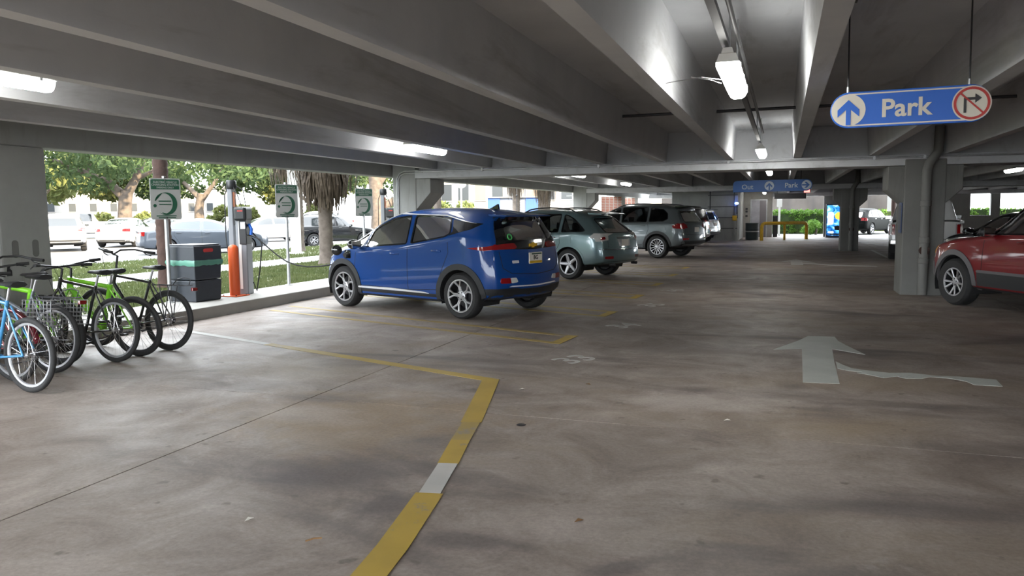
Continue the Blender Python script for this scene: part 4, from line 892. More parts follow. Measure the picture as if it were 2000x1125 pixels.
def suv_extras(c):
    side, rear = c['side'], c['rear']
    rear([(.55,.98),(.90,.96),(.88,1.10),(.72,1.14),(.58,1.08)], 'tail_lamp', 'red_lens', off=.012, mirror=True); side([(-2.0,.98),(-2.3,.94),(-2.28,1.10),(-2.12,1.13),(-1.95,1.05)], 'tail_lamp', 'red_lens', off=.012)
    rear([(.55,.60),(.82,.60),(.82,.66),(.55,.66)], 'bumper_reflector', 'red_lens', off=.010, mirror=True)
    rear([(-.80,.40),(.80,.40),(.84,.56),(-.84,.56)], 'bumper_cladding', 'dark_cladding', off=.006); plate(c, 0, .92, '', band=False); rails(c, .2, -1.75, .62, .60, .055)
    MB().prism([(-1.85,1.70),(-2.22,1.665),(-2.24,1.64),(-1.88,1.65)], -.60, .60, 'xz').build('roof_spoiler', 'gloss_black', c['root'], bevel=.008)
    side([(.95,.31),(-.95,.31),(-.95,.40),(.95,.40)], 'rocker_cladding', 'dark_cladding', off=.006)
    c['front']([(.45,.85),(.80,.86),(.76,.98),(.5,.98)], 'headlamp', 'clear_lens', mirror=True); c['front']([(-.3,.7),(.3,.7),(.3,.9),(-.3,.9)], 'grille', 'chrome')
vehicle('sport_utility_car', SUV, (-4.90, 26.4, 0), math.radians(160.5), 'paint_slate', 'charcoal grey sport utility car with red tail lamps and roof rails', detail=3, extras=suv_extras, wheel=(7, 'vee'), cladding='dark_cladding')
vehicle('sport_utility_car', BOX, (-5.25, 34.4, 0), math.radians(160.5), 'paint_black', 'black car with square plate almost hidden behind the charcoal grey one', detail=2, extras=lambda c: (c['rear']([(-.8,.98),(.8,.98),(.8,1.12),(-.8,1.12)], 'tailgate_brightwork', 'chrome', off=.01), plate(c, 0, .85, '', band=False), c['rear']([(.62,.9),(.88,.9),(.88,1.3),(.72,1.3)], 'tail_lamp', 'clear_lens', mirror=True)), scale=.93)
vehicle('sport_utility_car', SUV, (-5.15, 38.3, 0), math.radians(160.5), 'paint_silver', 'silver sport utility car, last in the row before the stair core', detail=2, extras=suv_extras, scale=.95)
def red_extras(c):
    side = c['side']
    side([(.98,.36),(-.90,.36),(-.90,.56),(.98,.56)], 'rocker_cladding', 'dark_cladding', off=.01); side([(.98,.56),(-.90,.56),(-.90,.60),(.98,.60)], 'body_moulding', 'grey_trim', off=.018)
    side([(2.03,.44),(2.30,.44),(2.30,.66),(2.05,.66)], 'bumper_corner', 'grey_trim', off=.01)
    c['front']([(.52,.72),(.86,.72),(.86,.92),(.54,.92)], 'headlamp', 'clear_lens', mirror=True); side([(2.05,.80),(2.26,.78),(2.26,.93),(2.10,.93)], 'side_marker', 'amber_lens', off=.012); c['front']([(-.48,.70),(.48,.70),(.48,.90),(-.48,.90)], 'grille', 'black_plastic')
    c['rear']([(.72,.9),(.9,.9),(.86,1.35),(.74,1.35)], 'tail_lamp', 'red_lens', mirror=True); rails(c, .1, -1.9, .6, .6, .06)
    c['front']([(-.85,.45),(.85,.45),(.85,.62),(-.85,.62)], 'bumper_cover', 'grey_trim')
vehicle('sport_utility_car', BOX, (4.07, 12.75, 0), math.radians(116), 'paint_red', 'dark red sport utility car at the right edge with grey arch trim', detail=3, extras=red_extras, cladding='grey_trim', glass='car_glass_dark')
def pick_extras(c):
    r = c['root']
    c['rear']([(.78,.78),(.93,.78),(.93,1.08),(.78,1.08)], 'tail_lamp', 'red_lens', mirror=True, off=.01); MB().bb(-2.93,-2.80,-.9,.9,.50,.64).build('rear_bumper', 'chrome', r, bevel=.02)
    MB().bb(-2.70,-.68,-.84,.84,.7,1.175).build('cargo_bed', 'under', r); MB().bb(-2.86,-.66,.85,.95,1.10,1.19).build('bed_rail', 'paint_white', r, bevel=.015); MB().bb(-2.86,-.66,-.95,-.85,1.10,1.19).build('bed_rail', 'paint_white', r, bevel=.015)
    c['rear']([(-.35,.84),(.25,.84),(.25,.87),(-.35,.87)], 'tailgate_badge', 'dark_metal', off=.005, r=0); c['front']([(.6,.8),(.9,.8),(.9,1.0),(.6,1.0)], 'headlamp', 'clear_lens', mirror=True); c['front']([(-.5,.72),(.5,.72),(.5,.98),(-.5,.98)], 'grille', 'chrome')
vehicle('pickup_truck', PICK, (4.22, 27.4, 0), math.radians(82.5), 'paint_white', 'white pickup truck partly hidden by the scuffed column', 'pickup', detail=2, extras=pick_extras)
vehicle('sedan_car', SEDAN, (5.22, 19.55, 0), math.radians(113), 'paint_black', 'dark sedan between the white pickup and the red car', detail=3, extras=lambda c: (c['front']([(.4,.6),(.75,.6),(.72,.74),(.45,.72)], 'headlamp', 'clear_lens', mirror=True), c['rear']([(.4,.8),(.8,.8),(.78,.95),(.45,.93)], 'tail_lamp', 'red_lens', mirror=True)), glass='car_glass')
vehicle('hatchback', CROSS, (4.9, 52.2, 0), math.radians(62), 'paint_darkgreen', 'dark car standing in the daylight beyond the far opening', detail=3, extras=lambda c: (c['rear']([(.55,.9),(.88,.88),(.84,1.07),(.6,1.05)], 'tail_lamp', 'red_lens', mirror=True), c['side']([(-1.9,.95),(-2.15,.9),(-2.2,1.07),(-2.0,1.06)], 'tail_lamp', 'red_lens'), plate(c, 0, .85, '', band=False)), glass='car_glass', scale=.95)
# ---- cars out in the street and the lot
def plain_extras(red=True):
    def f(c):
        c['rear']([(.50,.80),(.82,.78),(.80,.95),(.52,.92)], 'tail_lamp', 'red_lens', mirror=True, off=.012); c['front']([(.42,.58),(.78,.60),(.74,.74),(.46,.70)], 'headlamp', 'clear_lens', mirror=True)
        c['rear']([(-.74,.26),(.74,.26),(.78,.38),(-.78,.38)], 'bumper_valance', 'dark_cladding'); plate(c, 0, .66, '', band=False)
    return f
def tall_extras(c):
    c['rear']([(.60,.95),(.90,.93),(.88,1.10),(.66,1.08)], 'tail_lamp', 'red_lens', mirror=True, off=.012); c['side']([(-2.05,.97),(-2.3,.94),(-2.28,1.10),(-2.1,1.08)], 'tail_lamp', 'red_lens', off=.012)
    c['front']([(.45,.82),(.80,.84),(.76,.97),(.5,.97)], 'headlamp', 'clear_lens', mirror=True); c['rear']([(-.80,.40),(.80,.40),(.84,.54),(-.84,.54)], 'bumper_cladding', 'dark_cladding'); plate(c, 0, .80, '', band=False)
    c['front']([(-.5,.55),(.5,.55),(.5,.85),(-.5,.85)], 'grille', 'dark_cladding')
SG = 'cars in the street and the lot outside'
ZS = -.02
vehicle('sedan_car', SEDAN, (-22.6, 25.6, ZS), math.radians(46), 'paint_grey', 'blue grey sedan driving along the street behind the charging post', detail=2, extras=plain_extras(), scale=(1.06, 1.0, .97), glass='pale', group=SG)
vehicle('sport_utility_car', BOX, (-20.9, 32.6, ZS), math.radians(50), 'paint_black', 'black sport utility car in the street behind the palm trunk', detail=2, extras=lambda c: (tall_extras(c), rails(c, .1, -1.9, .6, .6, .06)), scale=.86, group=SG)
vehicle('sport_utility_car', SUV, (-31.6, 26.6, ZS), math.radians(139), 'paint_white', 'white sport utility car seen from behind, beside the wide column', detail=2, extras=tall_extras, scale=.97, group=SG)
vehicle('sedan_car', SEDAN, (-32.3, 31.0, ZS), math.radians(118), 'paint_white', 'white sedan seen from behind, right of the white sport utility car', detail=2, extras=plain_extras(), scale=1.0, group=SG)
vehicle('sedan_car', SEDAN, (-40.0, 41.5, ZS), math.radians(60), 'paint_white', 'white sedan parked side-on behind the oak trunk', detail=2, extras=plain_extras(), group=SG)
vehicle('pickup_truck', PICK, (-46.5, 41.0, ZS), math.radians(225), 'paint_white', 'white pickup far behind the two white cars', 'pickup', detail=2, extras=pick_extras, group=SG)
vehicle('sedan_car', SEDAN, (-37.6, 45.6, ZS), math.radians(140), 'paint_silver', 'silver sedan parked in the lot above the blue grey sedan roof', detail=2, extras=plain_extras(), group=SG)
vehicle('sport_utility_car', SUV, (-28.6, 42.6, ZS), math.radians(250), 'paint_white', 'white sport utility car facing the garage, left of the sign with the bright glare', detail=2, extras=tall_extras, group=SG)
vehicle('sedan_car', SEDAN, (-28.4, 37.4, ZS), math.radians(232), 'paint_white', 'white sedan in the lot right of the charging post', detail=2, extras=plain_extras(), group=SG)
vehicle('sedan_car', SEDAN, (-37.5, 50.5, ZS), math.radians(215), 'paint_grey', 'blue sedan far back between the two charging signs', detail=2, extras=plain_extras(), group=SG)
vehicle('sport_utility_car', SUV, (-33.0, 50.0, ZS), math.radians(235), 'paint_white', 'white sport utility car far back in the lot between the first signs', detail=2, extras=tall_extras, group=SG)
# ------------------------------------------------------------------ bicycles
def bike_wheel(par, x, R, m_rim='alloy', name='wheel', n_sp=28):
    w = empty(name, (x, 0, R)); w.parent = par
    MB().lathe([(R-.048, -.010), (R-.035, -.022), (R-.012, -.021), (R, -.008), (R, .008), (R-.012, .021), (R-.035, .022), (R-.048, .010)], axis='y', n=48, cap=False).build('tire', 'rubber', w, 0.8)
    MB().lathe([(R-.046, -.011), (R-.066, -.009), (R-.072, 0), (R-.066, .009), (R-.046, .011)], axis='y', n=48, cap=False).build('rim', m_rim, w, 0.8)
    sp = MB()
    for k in range(n_sp):
        a = 2*PI*k/n_sp; s = 1 if k % 2 else -1; b = a + (.55 if (k//2) % 2 else -.55)
        sp.tube([(.02*math.cos(b), s*.028, .02*math.sin(b)), ((R-.066)*math.cos(a), 0, (R-.066)*math.sin(a))], .0016, 4, cap=False)
    o = sp.build('spokes', 'chrome', w); o['kind'] = 'stuff'
    MB().lathe([(.012,-.05),(.024,-.034),(.014,-.026),(.014,.026),(.024,.034),(.012,.05)], axis='y', n=14).build('hub', 'alloy', w, 0.8)
    return w
def fender(par, x, R, a0, a1, m):
    n = 22; prof = [(-.030,-.012),(-.024,.004),(0,.010),(.024,.004),(.030,-.012)]; mb = MB()
    for k in range(n+1):
        a = a0+(a1-a0)*k/n
        for (y, d) in prof: mb.v.append((x+(R+.022+d)*math.cos(a), y, R+(R+.022+d)*math.sin(a)))
    mb.f = [(k*5+j, k*5+j+1, (k+1)*5+j+1, (k+1)*5+j) for k in range(n) for j in range(4)]
    o = mb.build('fender', m, par, 0.8); s = o.modifiers.new('t', 'SOLIDIFY'); s.thickness = .003
    return o
def bicycle(x, y, heading, lean, label, frame='bike_black', style='city', R=.335, rim='alloy', fend=None, rack=False, basket=False, saddle='black_plastic', bar='flat', steer=0.0, low=0.0):
    r = empty('bicycle', (x, y, 0), heading, label, 'bicycle', 'bicycles parked against the kerb'); r.rotation_euler = (lean, 0, heading)
    ax = Vector((0, 0, R)); bb = Vector((.44, 0, .285)); st = Vector((.27, 0, .80-low*.1)); ht = Vector((.79, 0, .87)); hb = Vector((.825, 0, .735)); fx = Vector((1.05, 0, R))
    bike_wheel(r, 0, R, rim)
    F = MB()
    tk = 1.7 if 'lime' in frame else 1.0
    F.tube([bb, st], .016*tk, 10); F.tube([ht, hb], .020*tk, 10)
    F.tube([st-Vector((0,0,.03)) if style != 'step' else bb+(st-bb)*.55, ht-Vector((0,0,.03)) if style != 'step' else hb+Vector((-.01,0,.04))], .0155*tk, 10); F.tube([bb, hb+Vector((-.01,0,.02))], .019*tk, 10)
    for s in (-1, 1): F.tube([ax+Vector((0,s*.062,0)), ax+Vector((.18,s*.05,-.02)), bb+Vector((0,s*.03,0))], .010, 8); F.tube([ax+Vector((0,s*.062,0)), st+Vector((-.005,s*.022,-.05))], .009, 8)
    F.tube([bb-Vector((0,.036,0)), bb+Vector((0,.036,0))], .022, 12); F.build('frame', frame, r, 0.8)
    FR = dict(loc=ht, rot=(0, 0, steer))
    fork = MB()
    for s in (-1, 1): fork.tube([hb-ht+Vector((0,0,.02)), hb-ht+Vector((.01,s*.05,-.05)), hb-ht+Vector((.06,s*.052,-.2)), fx-ht+Vector((0,s*.052,0))], [.014,.014,.012,.009], 8)
    fork.build('fork', frame, r, 0.8, **FR); wf = bike_wheel(r, fx.x, R, rim); wf.location = (ht.x+(fx.x-ht.x)*math.cos(steer), (fx.x-ht.x)*math.sin(steer), R); wf.rotation_euler = (0, 0, steer)
    stem_top = Vector((-.02, 0, .10)) if bar == 'flat' else Vector((-.03, 0, .20))
    H = MB().tube([(0,0,-.02), stem_top, stem_top+Vector((.06,0,.02))], .013, 8)
    c = stem_top+Vector((.06,0,.02))
    if bar == 'flat': L = [c+Vector((-.05,s*.30,.02)) for s in (-1,1)]; H.tube([L[0], c+Vector((-.01,-.16,.01)), c, c+Vector((-.01,.16,.01)), L[1]], .011, 8)
    else: L = [c+Vector((-.20,s*.29,.03)) for s in (-1,1)]; H.tube([L[0], c+Vector((-.06,-.25,.06)), c+Vector((0,-.10,.05)), c, c+Vector((0,.10,.05)), c+Vector((-.06,.25,.06)), L[1]], .011, 8)
    H.build('handlebar', 'dark_metal' if frame != 'bike_chrome' else 'alloy', r, 0.8, **FR)
    for s, p in zip((-1, 1), L):
        d = Vector((-.04, s*.09, 0)) if bar == 'flat' else Vector((-.11, s*.02, -.01))
        MB().tube([p-d*.2, p+d], .017, 10).build('grip', 'rubber', r, 0.8, **FR); MB().tube([p-d*.1+Vector((.03,0,0)), p+d*.4+Vector((.06,0,-.02)), p+d*.95+Vector((.05,0,-.035))], .006, 6).build('brake_lever', 'dark_metal', r, 0.8, **FR)
    MB().tube([c, c+Vector((.12,.05,-.02)), hb-ht+Vector((.06,.03,.05)), hb-ht+Vector((.02,.02,-.05))], .003, 5).build('brake_cable', 'rubber', r, 0.8, **FR)
    sp = st+Vector((-.035,0,.11)); MB().tube([st-Vector((-.02,0,.06)), sp], .0125, 10).build('seat_post', 'alloy', r, 0.8)
    sd = MB(); prof = [(-.13,.075,.03),(-.10,.085,.035),(-.03,.072,.03),(.04,.035,.022),(.12,.022,.018),(.145,.012,.008)]
    for (px, hw, th) in prof:
        for k in range(8): a = 2*PI*k/8; sd.v.append((sp.x+px, hw*math.cos(a), sp.z+.03+th*math.sin(a)*(1 if math.sin(a) > 0 else .8)))
    sd.f = [(i*8+j, i*8+(j+1) % 8, (i+1)*8+(j+1) % 8, (i+1)*8+j) for i in range(5) for j in range(8)] + [tuple(range(8)), tuple(range(40, 48))]
    sd.build('saddle', saddle, r, 0.9)
    cr = MB().lathe([(.09,-.003),(.095,0),(.09,.003),(.075,.003),(.075,-.003),(.09,-.003)], (bb.x,-.05,bb.z), 'y', 30, cap=False).build('chainring', 'dark_metal', r, 0.8)
    ch = MB().tube([(bb.x,-.05,bb.z+.093),(0,-.05,R+.045),(-.04,-.05,R),(0,-.05,R-.045),(bb.x,-.05,bb.z-.093)], .005, 5).build('chain', 'dark_metal', r)
    MB().lathe([(.045,-.056),(.045,-.044)], (0,0,R), 'y', 18).build('sprocket', 'dark_metal', r)
    for s in (-1, 1):
        e = bb+Vector((.12*s, s*.075, -.12*s)); a = MB().tube([bb+Vector((0,s*.055,0)), e], .010, 8).build('crank', 'alloy', r, 0.8); MB().bb(e.x-.045,e.x+.045,min(e.y,e.y+s*.09),max(e.y,e.y+s*.09),e.z-.012,e.z+.012).build('pedal', 'black_plastic', a, bevel=.004)
    if fend: fender(r, 0, R, .35, 3.0, fend); ff = fender(r, fx.x-ht.x, R, .5, 2.9, fend); ff.location = (ht.x, 0, 0); ff.rotation_euler = (0, 0, steer)
    if rack:
        k = MB(); z = .745
        k.tube([(.20,-.05,z),(-.26,-.06,z),(-.34,0,z+.01),(-.26,.06,z),(.20,.05,z)], .006, 6)
        for yy in (-.03,0,.03): k.tube([(.18,yy,z),(-.27,yy,z)], .004, 5)
        for s in (-1, 1): k.tube([(0,s*.065,R),(-.06,s*.06,z)], .006, 6); k.tube([(0,s*.065,R),(.08,s*.06,z)], .006, 6)
        k.tube([(.20,0,z),(st.x-.02,0,st.z-.03)], .006, 6); k.build('rack', 'dark_metal', r, 0.8)
        MB().tube([(-.24,-.05,z+.01),(-.26,-.05,z+.07),(-.20,-.02,z+.09),(-.12,0,z+.07),(-.06,0,z+.01)], .006, 6).build('rack_spring', 'dark_metal', r, 0.8); MB().bb(-.375,-.35,-.04,.04,z-.06,z-.02).build('reflector', 'red_lens', r, bevel=.006)
    if basket:
        k = MB(); cx, cz, hw, hd, hh = -.02, .72, .15, .18, .24
        for s in (-1, 1):
            yb = s*.16
            for i in range(9): xx = cx-hd+2*hd*i/8; k.tube([(xx,yb+s*.05,cz),(xx,yb+s*.04,cz-hh)], .003, 4)
            for i in range(7): zz = cz-hh*i/6; k.tube([(cx-hd,yb+s*.05,zz),(cx+hd,yb+s*.05,zz),(cx+hd,yb-s*.06,zz),(cx-hd,yb-s*.06,zz)], .003, 4, True)
        o = k.build('wire_basket', 'galvanised', r); o['kind'] = 'stuff'
    return r
mat('bike_black', (0.012, 0.012, 0.014), 0.3, coat=0.6); mat('bike_lime', (0.22, 0.62, 0.03), 0.3, coat=0.6); mat('bike_grey', (0.16, 0.18, 0.21), 0.35, 0.3); mat('bike_red', (0.22, 0.012, 0.025), 0.25, coat=0.8); mat('bike_blue', (0.05, 0.25, 0.50), 0.3, coat=0.6); mat('fender_red', (0.14, 0.01, 0.02), 0.25, coat=1.0)
A = math.radians
bicycle(-6.58, 6.80, A(180), A(4), 'tall black city bicycle with rear rack, nearest the bin', 'bike_black', 'city', .345, 'dark_metal', None, True, False, bar='swept')
bicycle(-6.62, 6.42, A(184), A(-5), 'lime green bicycle just left of the tall black one', 'bike_lime', 'city', .335, 'dark_metal')
bicycle(-6.60, 6.08, A(178), A(3), 'black bicycle with pale rims between the two lime green ones', 'bike_black', 'city', .34, 'alloy', bar='flat', steer=.15)
bicycle(-7.02, 5.80, A(186), A(-4), 'lime green bicycle set back against the kerb, behind the wire baskets', 'bike_lime', 'city', .33, 'dark_metal', steer=-.3)
bicycle(-6.74, 5.46, A(181), A(5), 'grey bicycle with wire baskets beside its rear wheel', 'bike_grey', 'step', .335, 'alloy', None, True, True, bar='swept')
bicycle(-6.72, 5.06, A(178), A(-3), 'dark red bicycle with glossy red fenders', 'bike_red', 'step', .335, 'alloy', 'fender_red', bar='swept')
bicycle(-6.18, 4.78, A(176), A(2), 'blue bicycle nearest the camera, cut by the left edge', 'bike_blue', 'city', .33, 'alloy', steer=.2)
bicycle(-6.95, 4.40, A(182), A(-4), 'grey bicycle at the left edge behind the blue one', 'bike_grey', 'city', .335, 'alloy', bar='flat')
# ------------------------------------------------------------------ charging bay furniture
def charge_sign(x, y, lab):
    r = empty('charging_sign', (x, y, .17), A(63), lab, 'sign', 'charging bay signs')
    MB().tube([(0,.03,0),(0,.03,1.97)], .03, 12).build('post', 'galvanised', r, 0.8); MB().lathe([(.07,0),(.07,.015),(.03,.02)], (0,.03,0), n=12).build('base_collar', 'galvanised', r)
    p = MB().prism(rrect(-.229,.229,-.315,.315,.03), -.008, .0, 'xz').build('panel', 'sign_grey', r, loc=(0,0,1.62))
    MB().prism([(-.212,.145),(.212,.145)]+arcpts(.187,.273,.025,0,PI/2,4)+arcpts(-.187,.273,.025,PI/2,PI,4), -.0095, -.008, 'xz').build('header', 'sign_green', p)
    outer = [(.005+.165*math.cos(t), -.075+.175*math.sin(t)) for t in [2.9-(2.9+2.1)*k/40 for k in range(41)]]
    inner = [(-.035+.135*math.cos(t), -.07+.158*math.sin(t)) for t in [-2.1+(2.9+2.1)*k/40 for k in range(41)]]
    MB().prism(outer+inner, -.0095, -.008, 'xz').build('leaf_ring', 'sign_green', p); MB().lathe([(.025,-.0095),(.025,-.008)], (-.165,0,-.105), 'y', 14).build('plug_dot', 'sign_green', p)
    MB().prism([(-.07,-.205),(-.0,-.225),(.06,-.222),(.01,-.240),(-.05,-.222)], -.0095, -.008, 'xz').build('leaf_tip', 'sign_green', p)
    for z, t, s in ((.255,'ELECTRIC VEHICLE',.042), (.213,'CHARGING STATION',.042), (.172,'PARKING ONLY',.036)): lettering('lettering', t, s, 'sign_grey', p, (0,-.0098,z), bold=.0008, depth=.0008)
    for z, x0, x1 in ((-.035,-.11,.08), (-.085,-.10,.08), (-.262,-.15,.15), (-.29,-.12,.14)): MB().bb(x0,x1,-.0095,-.008,z-.008,z+.008).build('small_print', 'sign_green', p)
    MB().bb(-.015,.015,-.016,.06,.318,.345).build('bracket', 'chrome', p); MB().lathe([(.012,-.014),(.012,-.008)], (0,0,.29), 'y', 8).build('bolt', 'chrome', p); MB().lathe([(.012,-.014),(.012,-.008)], (0,0,-.29), 'y', 8).build('bolt', 'chrome', p)
charge_sign(-9.02, 9.42, 'green and grey charging sign standing behind the dark bin')
charge_sign(-8.97, 12.42, 'green and grey charging sign right of the charging post')
charge_sign(-9.0, 15.34, 'green and grey charging sign just above the blue hatchback hood')
mat('station_grey', (0.20, 0.21, 0.23), 0.4); mat('station_dark', (0.008, 0.009, 0.011), 0.4); mat('station_orange', (0.25, 0.07, 0.02), 0.5)
def charger(x, y, lab):
    r = empty('charging_station', (x, y, .17), A(20), lab, 'charging station', 'charging stations')
    MB().bb(-.09,.09,-.14,.14,0,1.30).build('pedestal', 'station_grey', r, bevel=.015); MB().bb(-.045,.0,-.145,-.14,.1,1.28).build('seam_strip', 'white_enamel', r)
    MB().bb(-.03,.095,-.16,.12,.86,1.30).build('screen_panel', 'station_dark', r, bevel=.01); h = MB().bb(-.10,.11,-.20,.16,1.26,1.50).build('head', 'station_dark', r, bevel=.04)
    MB().bb(-.03,.06,-.206,-.20,1.42,1.44).build('brand_strip', 'sign_red', h); MB().bb(-.0,.085,-.168,-.16,1.12,1.24).build('display', 'paint_silver', r, bevel=.004)
    MB().tube([(.11,-.05,1.2),(.16,-.08,1.12),(.15,-.09,1.02)], .028, 10).build('plug_holster', 'sign_blue', r, 0.8)
    MB().bb(-.24,-.15,-.06,.06,0,1.84).build('cable_mast', 'station_grey', r, bevel=.015); MB().bb(-.15,-.12,-.04,.04,1.50,1.75).build('mast_back', 'station_orange', r); MB().bb(-.15,-.12,-.05,.05,1.2,1.5).build('mast_base', 'station_dark', r); MB().lathe([(.075,1.80),(.085,1.82),(.085,1.93),(.07,1.95)], (-.18,0,0), n=16).build('mast_cap', 'station_dark', r, 0.8)
    MB().tube([(-.13,-.05,1.84),(-.05,-.10,1.70),(.02,-.12,1.52)], .009, 6).build('cable', 'rubber', r, 0.8); MB().tube([(-.10,.0,1.86),(.02,.0,1.78),(.05,.0,1.52)], .009, 6).build('cable', 'rubber', r, 0.8)
    MB().tube([(-.24,0,1.84),(-.30,0,1.70),(-.31,0,1.0),(-.27,0,.55),(-.25,0,.5)], .009, 6).build('cable', 'rubber', r, 0.8)
    MB().tube([(.10,-.05,1.02),(.30,-.10,.95),(.34,-.12,.85),(.28,-.10,.40),(.20,-.05,.06),(.13,.0,.2)], .011, 6).build('cable', 'rubber', r, 0.8)
    return r
charger(-8.74, 10.86, 'white charging post with black head, behind the orange bollard')
charger(-8.80, 16.25, 'charging post half hidden behind the blue hatchback roof, beside the pale column')
def bollard(x, y, lab):
    r = empty('bollard', (x, y, .17), 0, lab, 'bollard')
    MB().lathe([(.088,.012),(.085,.02),(.085,.80),(.075,.835),(.045,.86),(0,.868)], n=24).build('sleeve', 'orange_sleeve', r, 0.8); MB().bb(-.17,.17,-.17,.17,0,.018).build('base_plate', 'orange_sleeve', r, bevel=.004)
    for dx in (-.13,.13):
        for dy in (-.13,.13): MB().lathe([(.014,.018),(.014,.03)], (dx,dy,0), n=6).build('bolt', 'dark_metal', r)
bollard(-8.70, 10.52, 'bright orange bollard in front of the charging post')
# charging cable from the post to the blue hatchback
P = [(-8.60,10.92,1.22),(-8.48,10.93,1.10),(-8.37,10.96,1.0),(-8.18,10.98,.85),(-7.99,11.0,.73),(-7.80,11.015,.67),(-7.6,11.03,.645),(-7.36,11.05,.655),(-7.12,11.07,.69),(-6.95,11.08,.75),(-6.84,11.10,.83),(-6.80,11.14,.885)]
cc = MB().tube(P, .012, 8).build('charging_cable', 'rubber', None, 0.8); tag(cc, 'black charging cable sagging from the post to the blue hatchback', 'cable')
MB().tube([(-6.90,11.085,.775),(-6.84,11.10,.84),(-6.80,11.15,.885)], [.022,.028,.03], 10).build('plug', 'black_plastic', cc, 0.8)
# square bin
mat('bin_plastic', (0.018, 0.022, 0.030), 0.45, var=.1); mat('bag_green', (0.07, 0.20, 0.15), 0.35)
b = empty('waste_bin', (-8.88, 9.82, .17), A(-4), 'dark square plastic bin with a green bag edge, beside the charging sign', 'bin')
def taper(mb, h0, h1, z0, z1): return mb.add([(-h0,-h0,z0),(h0,-h0,z0),(h0,h0,z0),(-h0,h0,z0),(-h1,-h1,z1),(h1,-h1,z1),(h1,h1,z1),(-h1,h1,z1)], [(0,3,2,1),(4,5,6,7),(0,1,5,4),(1,2,6,5),(2,3,7,6),(3,0,4,7)])
taper(MB(), .265, .28, 0, .34).build('lower_body', 'bin_plastic', b, bevel=.02); taper(MB(), .272, .285, .345, .62).build('middle_body', 'bin_plastic', b, bevel=.02); taper(MB(), .292, .288, .64, .885).build('hood', 'bin_plastic', b, bevel=.02)
MB().bb(-.27,.27,-.27,.27,.885,.905).build('top_panel', 'bin_plastic', b, bevel=.015); MB().prism(rrect(-.10,.10,-.028,.028,.025), .291, .296, 'yz').build('emblem', 'sign_red', b, loc=(0,0,.81))
g = MB(); n = 48; rg = random.Random(2)
for k in range(n):
    t = k/n*4; sdx = int(t); f = t-sdx; c = [(-1,-1),(1,-1),(1,1),(-1,1),(-1,-1)]; x = c[sdx][0]+(c[sdx+1][0]-c[sdx][0])*f; y = c[sdx][1]+(c[sdx+1][1]-c[sdx][1])*f; e = .287+rg.random()*.012
    g.v += [(x*e, y*e, .655+rg.random()*.01), (x*(e+.012), y*(e+.012), .625+rg.random()*.012), (x*e, y*e, .585-rg.random()*.02)]
g.f = [(3*k+j, 3*((k+1) % n)+j, 3*((k+1) % n)+j+1, 3*k+j+1) for k in range(n) for j in (0, 1)]
g.build('bag_edge', 'bag_green', b, 0.9)
# ------------------------------------------------------------------ hanging signs
def disc(par, name, m, x, z, r, y0, y1): return MB().lathe([(r, y0), (r, y1)], (x, 0, z), 'y', 40).build(name, m, par)
def up_arrow(par, m, x, z, s, y0, y1, rot=0.0):
    P = [(-.14,-.92),(.14,-.92),(.14,.02),(.62,-.42),(.62,0.02),(0,.62),(-.62,.02),(-.62,-.42),(-.14,.02)]
    c, q = math.cos(rot), math.sin(rot); return MB().prism([(x+s*(a*c-b_*q), z+s*(a*q+b_*c)) for a, b_ in P], y0, y1, 'xz').build('arrow', m, par)
ps = empty('hanging_sign', (.829, 6.2, 2.257), 0, 'blue hanging sign reading Park with white arrow and no-right-turn symbol', 'sign'); ps.rotation_euler = (0, A(-.6), 0)
def stadium(hw, hh): return arcpts(hw-hh,0,hh,-PI/2,PI/2,16)+arcpts(-(hw-hh),0,hh,PI/2,1.5*PI,16)
MB().prism(stadium(.518,.130), 0, .03, 'xz').build('panel', 'sign_blue', ps, bevel=.004)
for z in (.112,-.112): MB().bb(-.40,.40,-.0025,.0,z-.005,z+.005).build('border_line', 'sign_white', ps)
dl = disc(ps, 'arrow_disc', 'sign_white', -.397, 0, .115, -.003, 0); up_arrow(ps, 'sign_blue', -.397, 0, .118, -.006, -.003)
disc(ps, 'symbol_disc', 'sign_white', .395, 0, .122, -.003, 0)
rn = MB().lathe([(.113,-.003),(.113,-.006),(.096,-.006),(.096,-.003)], (.395,0,0), 'y', 40, cap=False).build('red_ring', 'sign_red', ps)
MB().prism([(.395-.076,.068),(.395-.068,.076),(.395+.076,-.068),(.395+.068,-.076)], -.0085, -.007, 'xz').build('red_slash', 'sign_red', ps)
MB().prism([(.345,-.065),(.362,-.065),(.362,.022),(.415,.022),(.415,.0),(.455,.033),(.415,.064),(.415,.040),(.345,.040)], -.007, -.003, 'xz').build('turn_arrow', 'sign_black', ps)
lettering('lettering', 'Park', .178, 'sign_white', ps, (-.02,-.003,-.006), bold=.004)
for x in (-.40,.38): MB().tube([(x,.015,.12),(x,.015,.86)], .006, 6).build('hanger_rod', 'dark_metal', ps); MB().tube([(x,.015,.12),(x,.015,.17)], .009, 8).build('rod_sleeve', 'galvanised', ps); MB().bb(x-.05,x+.05,-.03,.06,.775,.795).build('ceiling_bracket', 'dark_metal', ps)
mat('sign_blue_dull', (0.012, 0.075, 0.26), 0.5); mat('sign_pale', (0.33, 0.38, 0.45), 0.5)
os_ = empty('hanging_sign', (-.33, 24.0, 2.245), 0, 'long blue hanging sign reading Out and Park, far down the aisle', 'sign'); os_.rotation_euler = (0, A(-.4), 0)
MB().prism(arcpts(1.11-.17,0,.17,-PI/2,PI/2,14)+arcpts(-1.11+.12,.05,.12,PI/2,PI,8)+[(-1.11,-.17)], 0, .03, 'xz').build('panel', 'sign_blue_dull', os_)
lettering('lettering', 'Out', .20, 'sign_pale', os_, (-.70,-.003,-.025), bold=.003); lettering('lettering', 'Park', .20, 'sign_pale', os_, (.53,-.003,-.005), bold=.003)
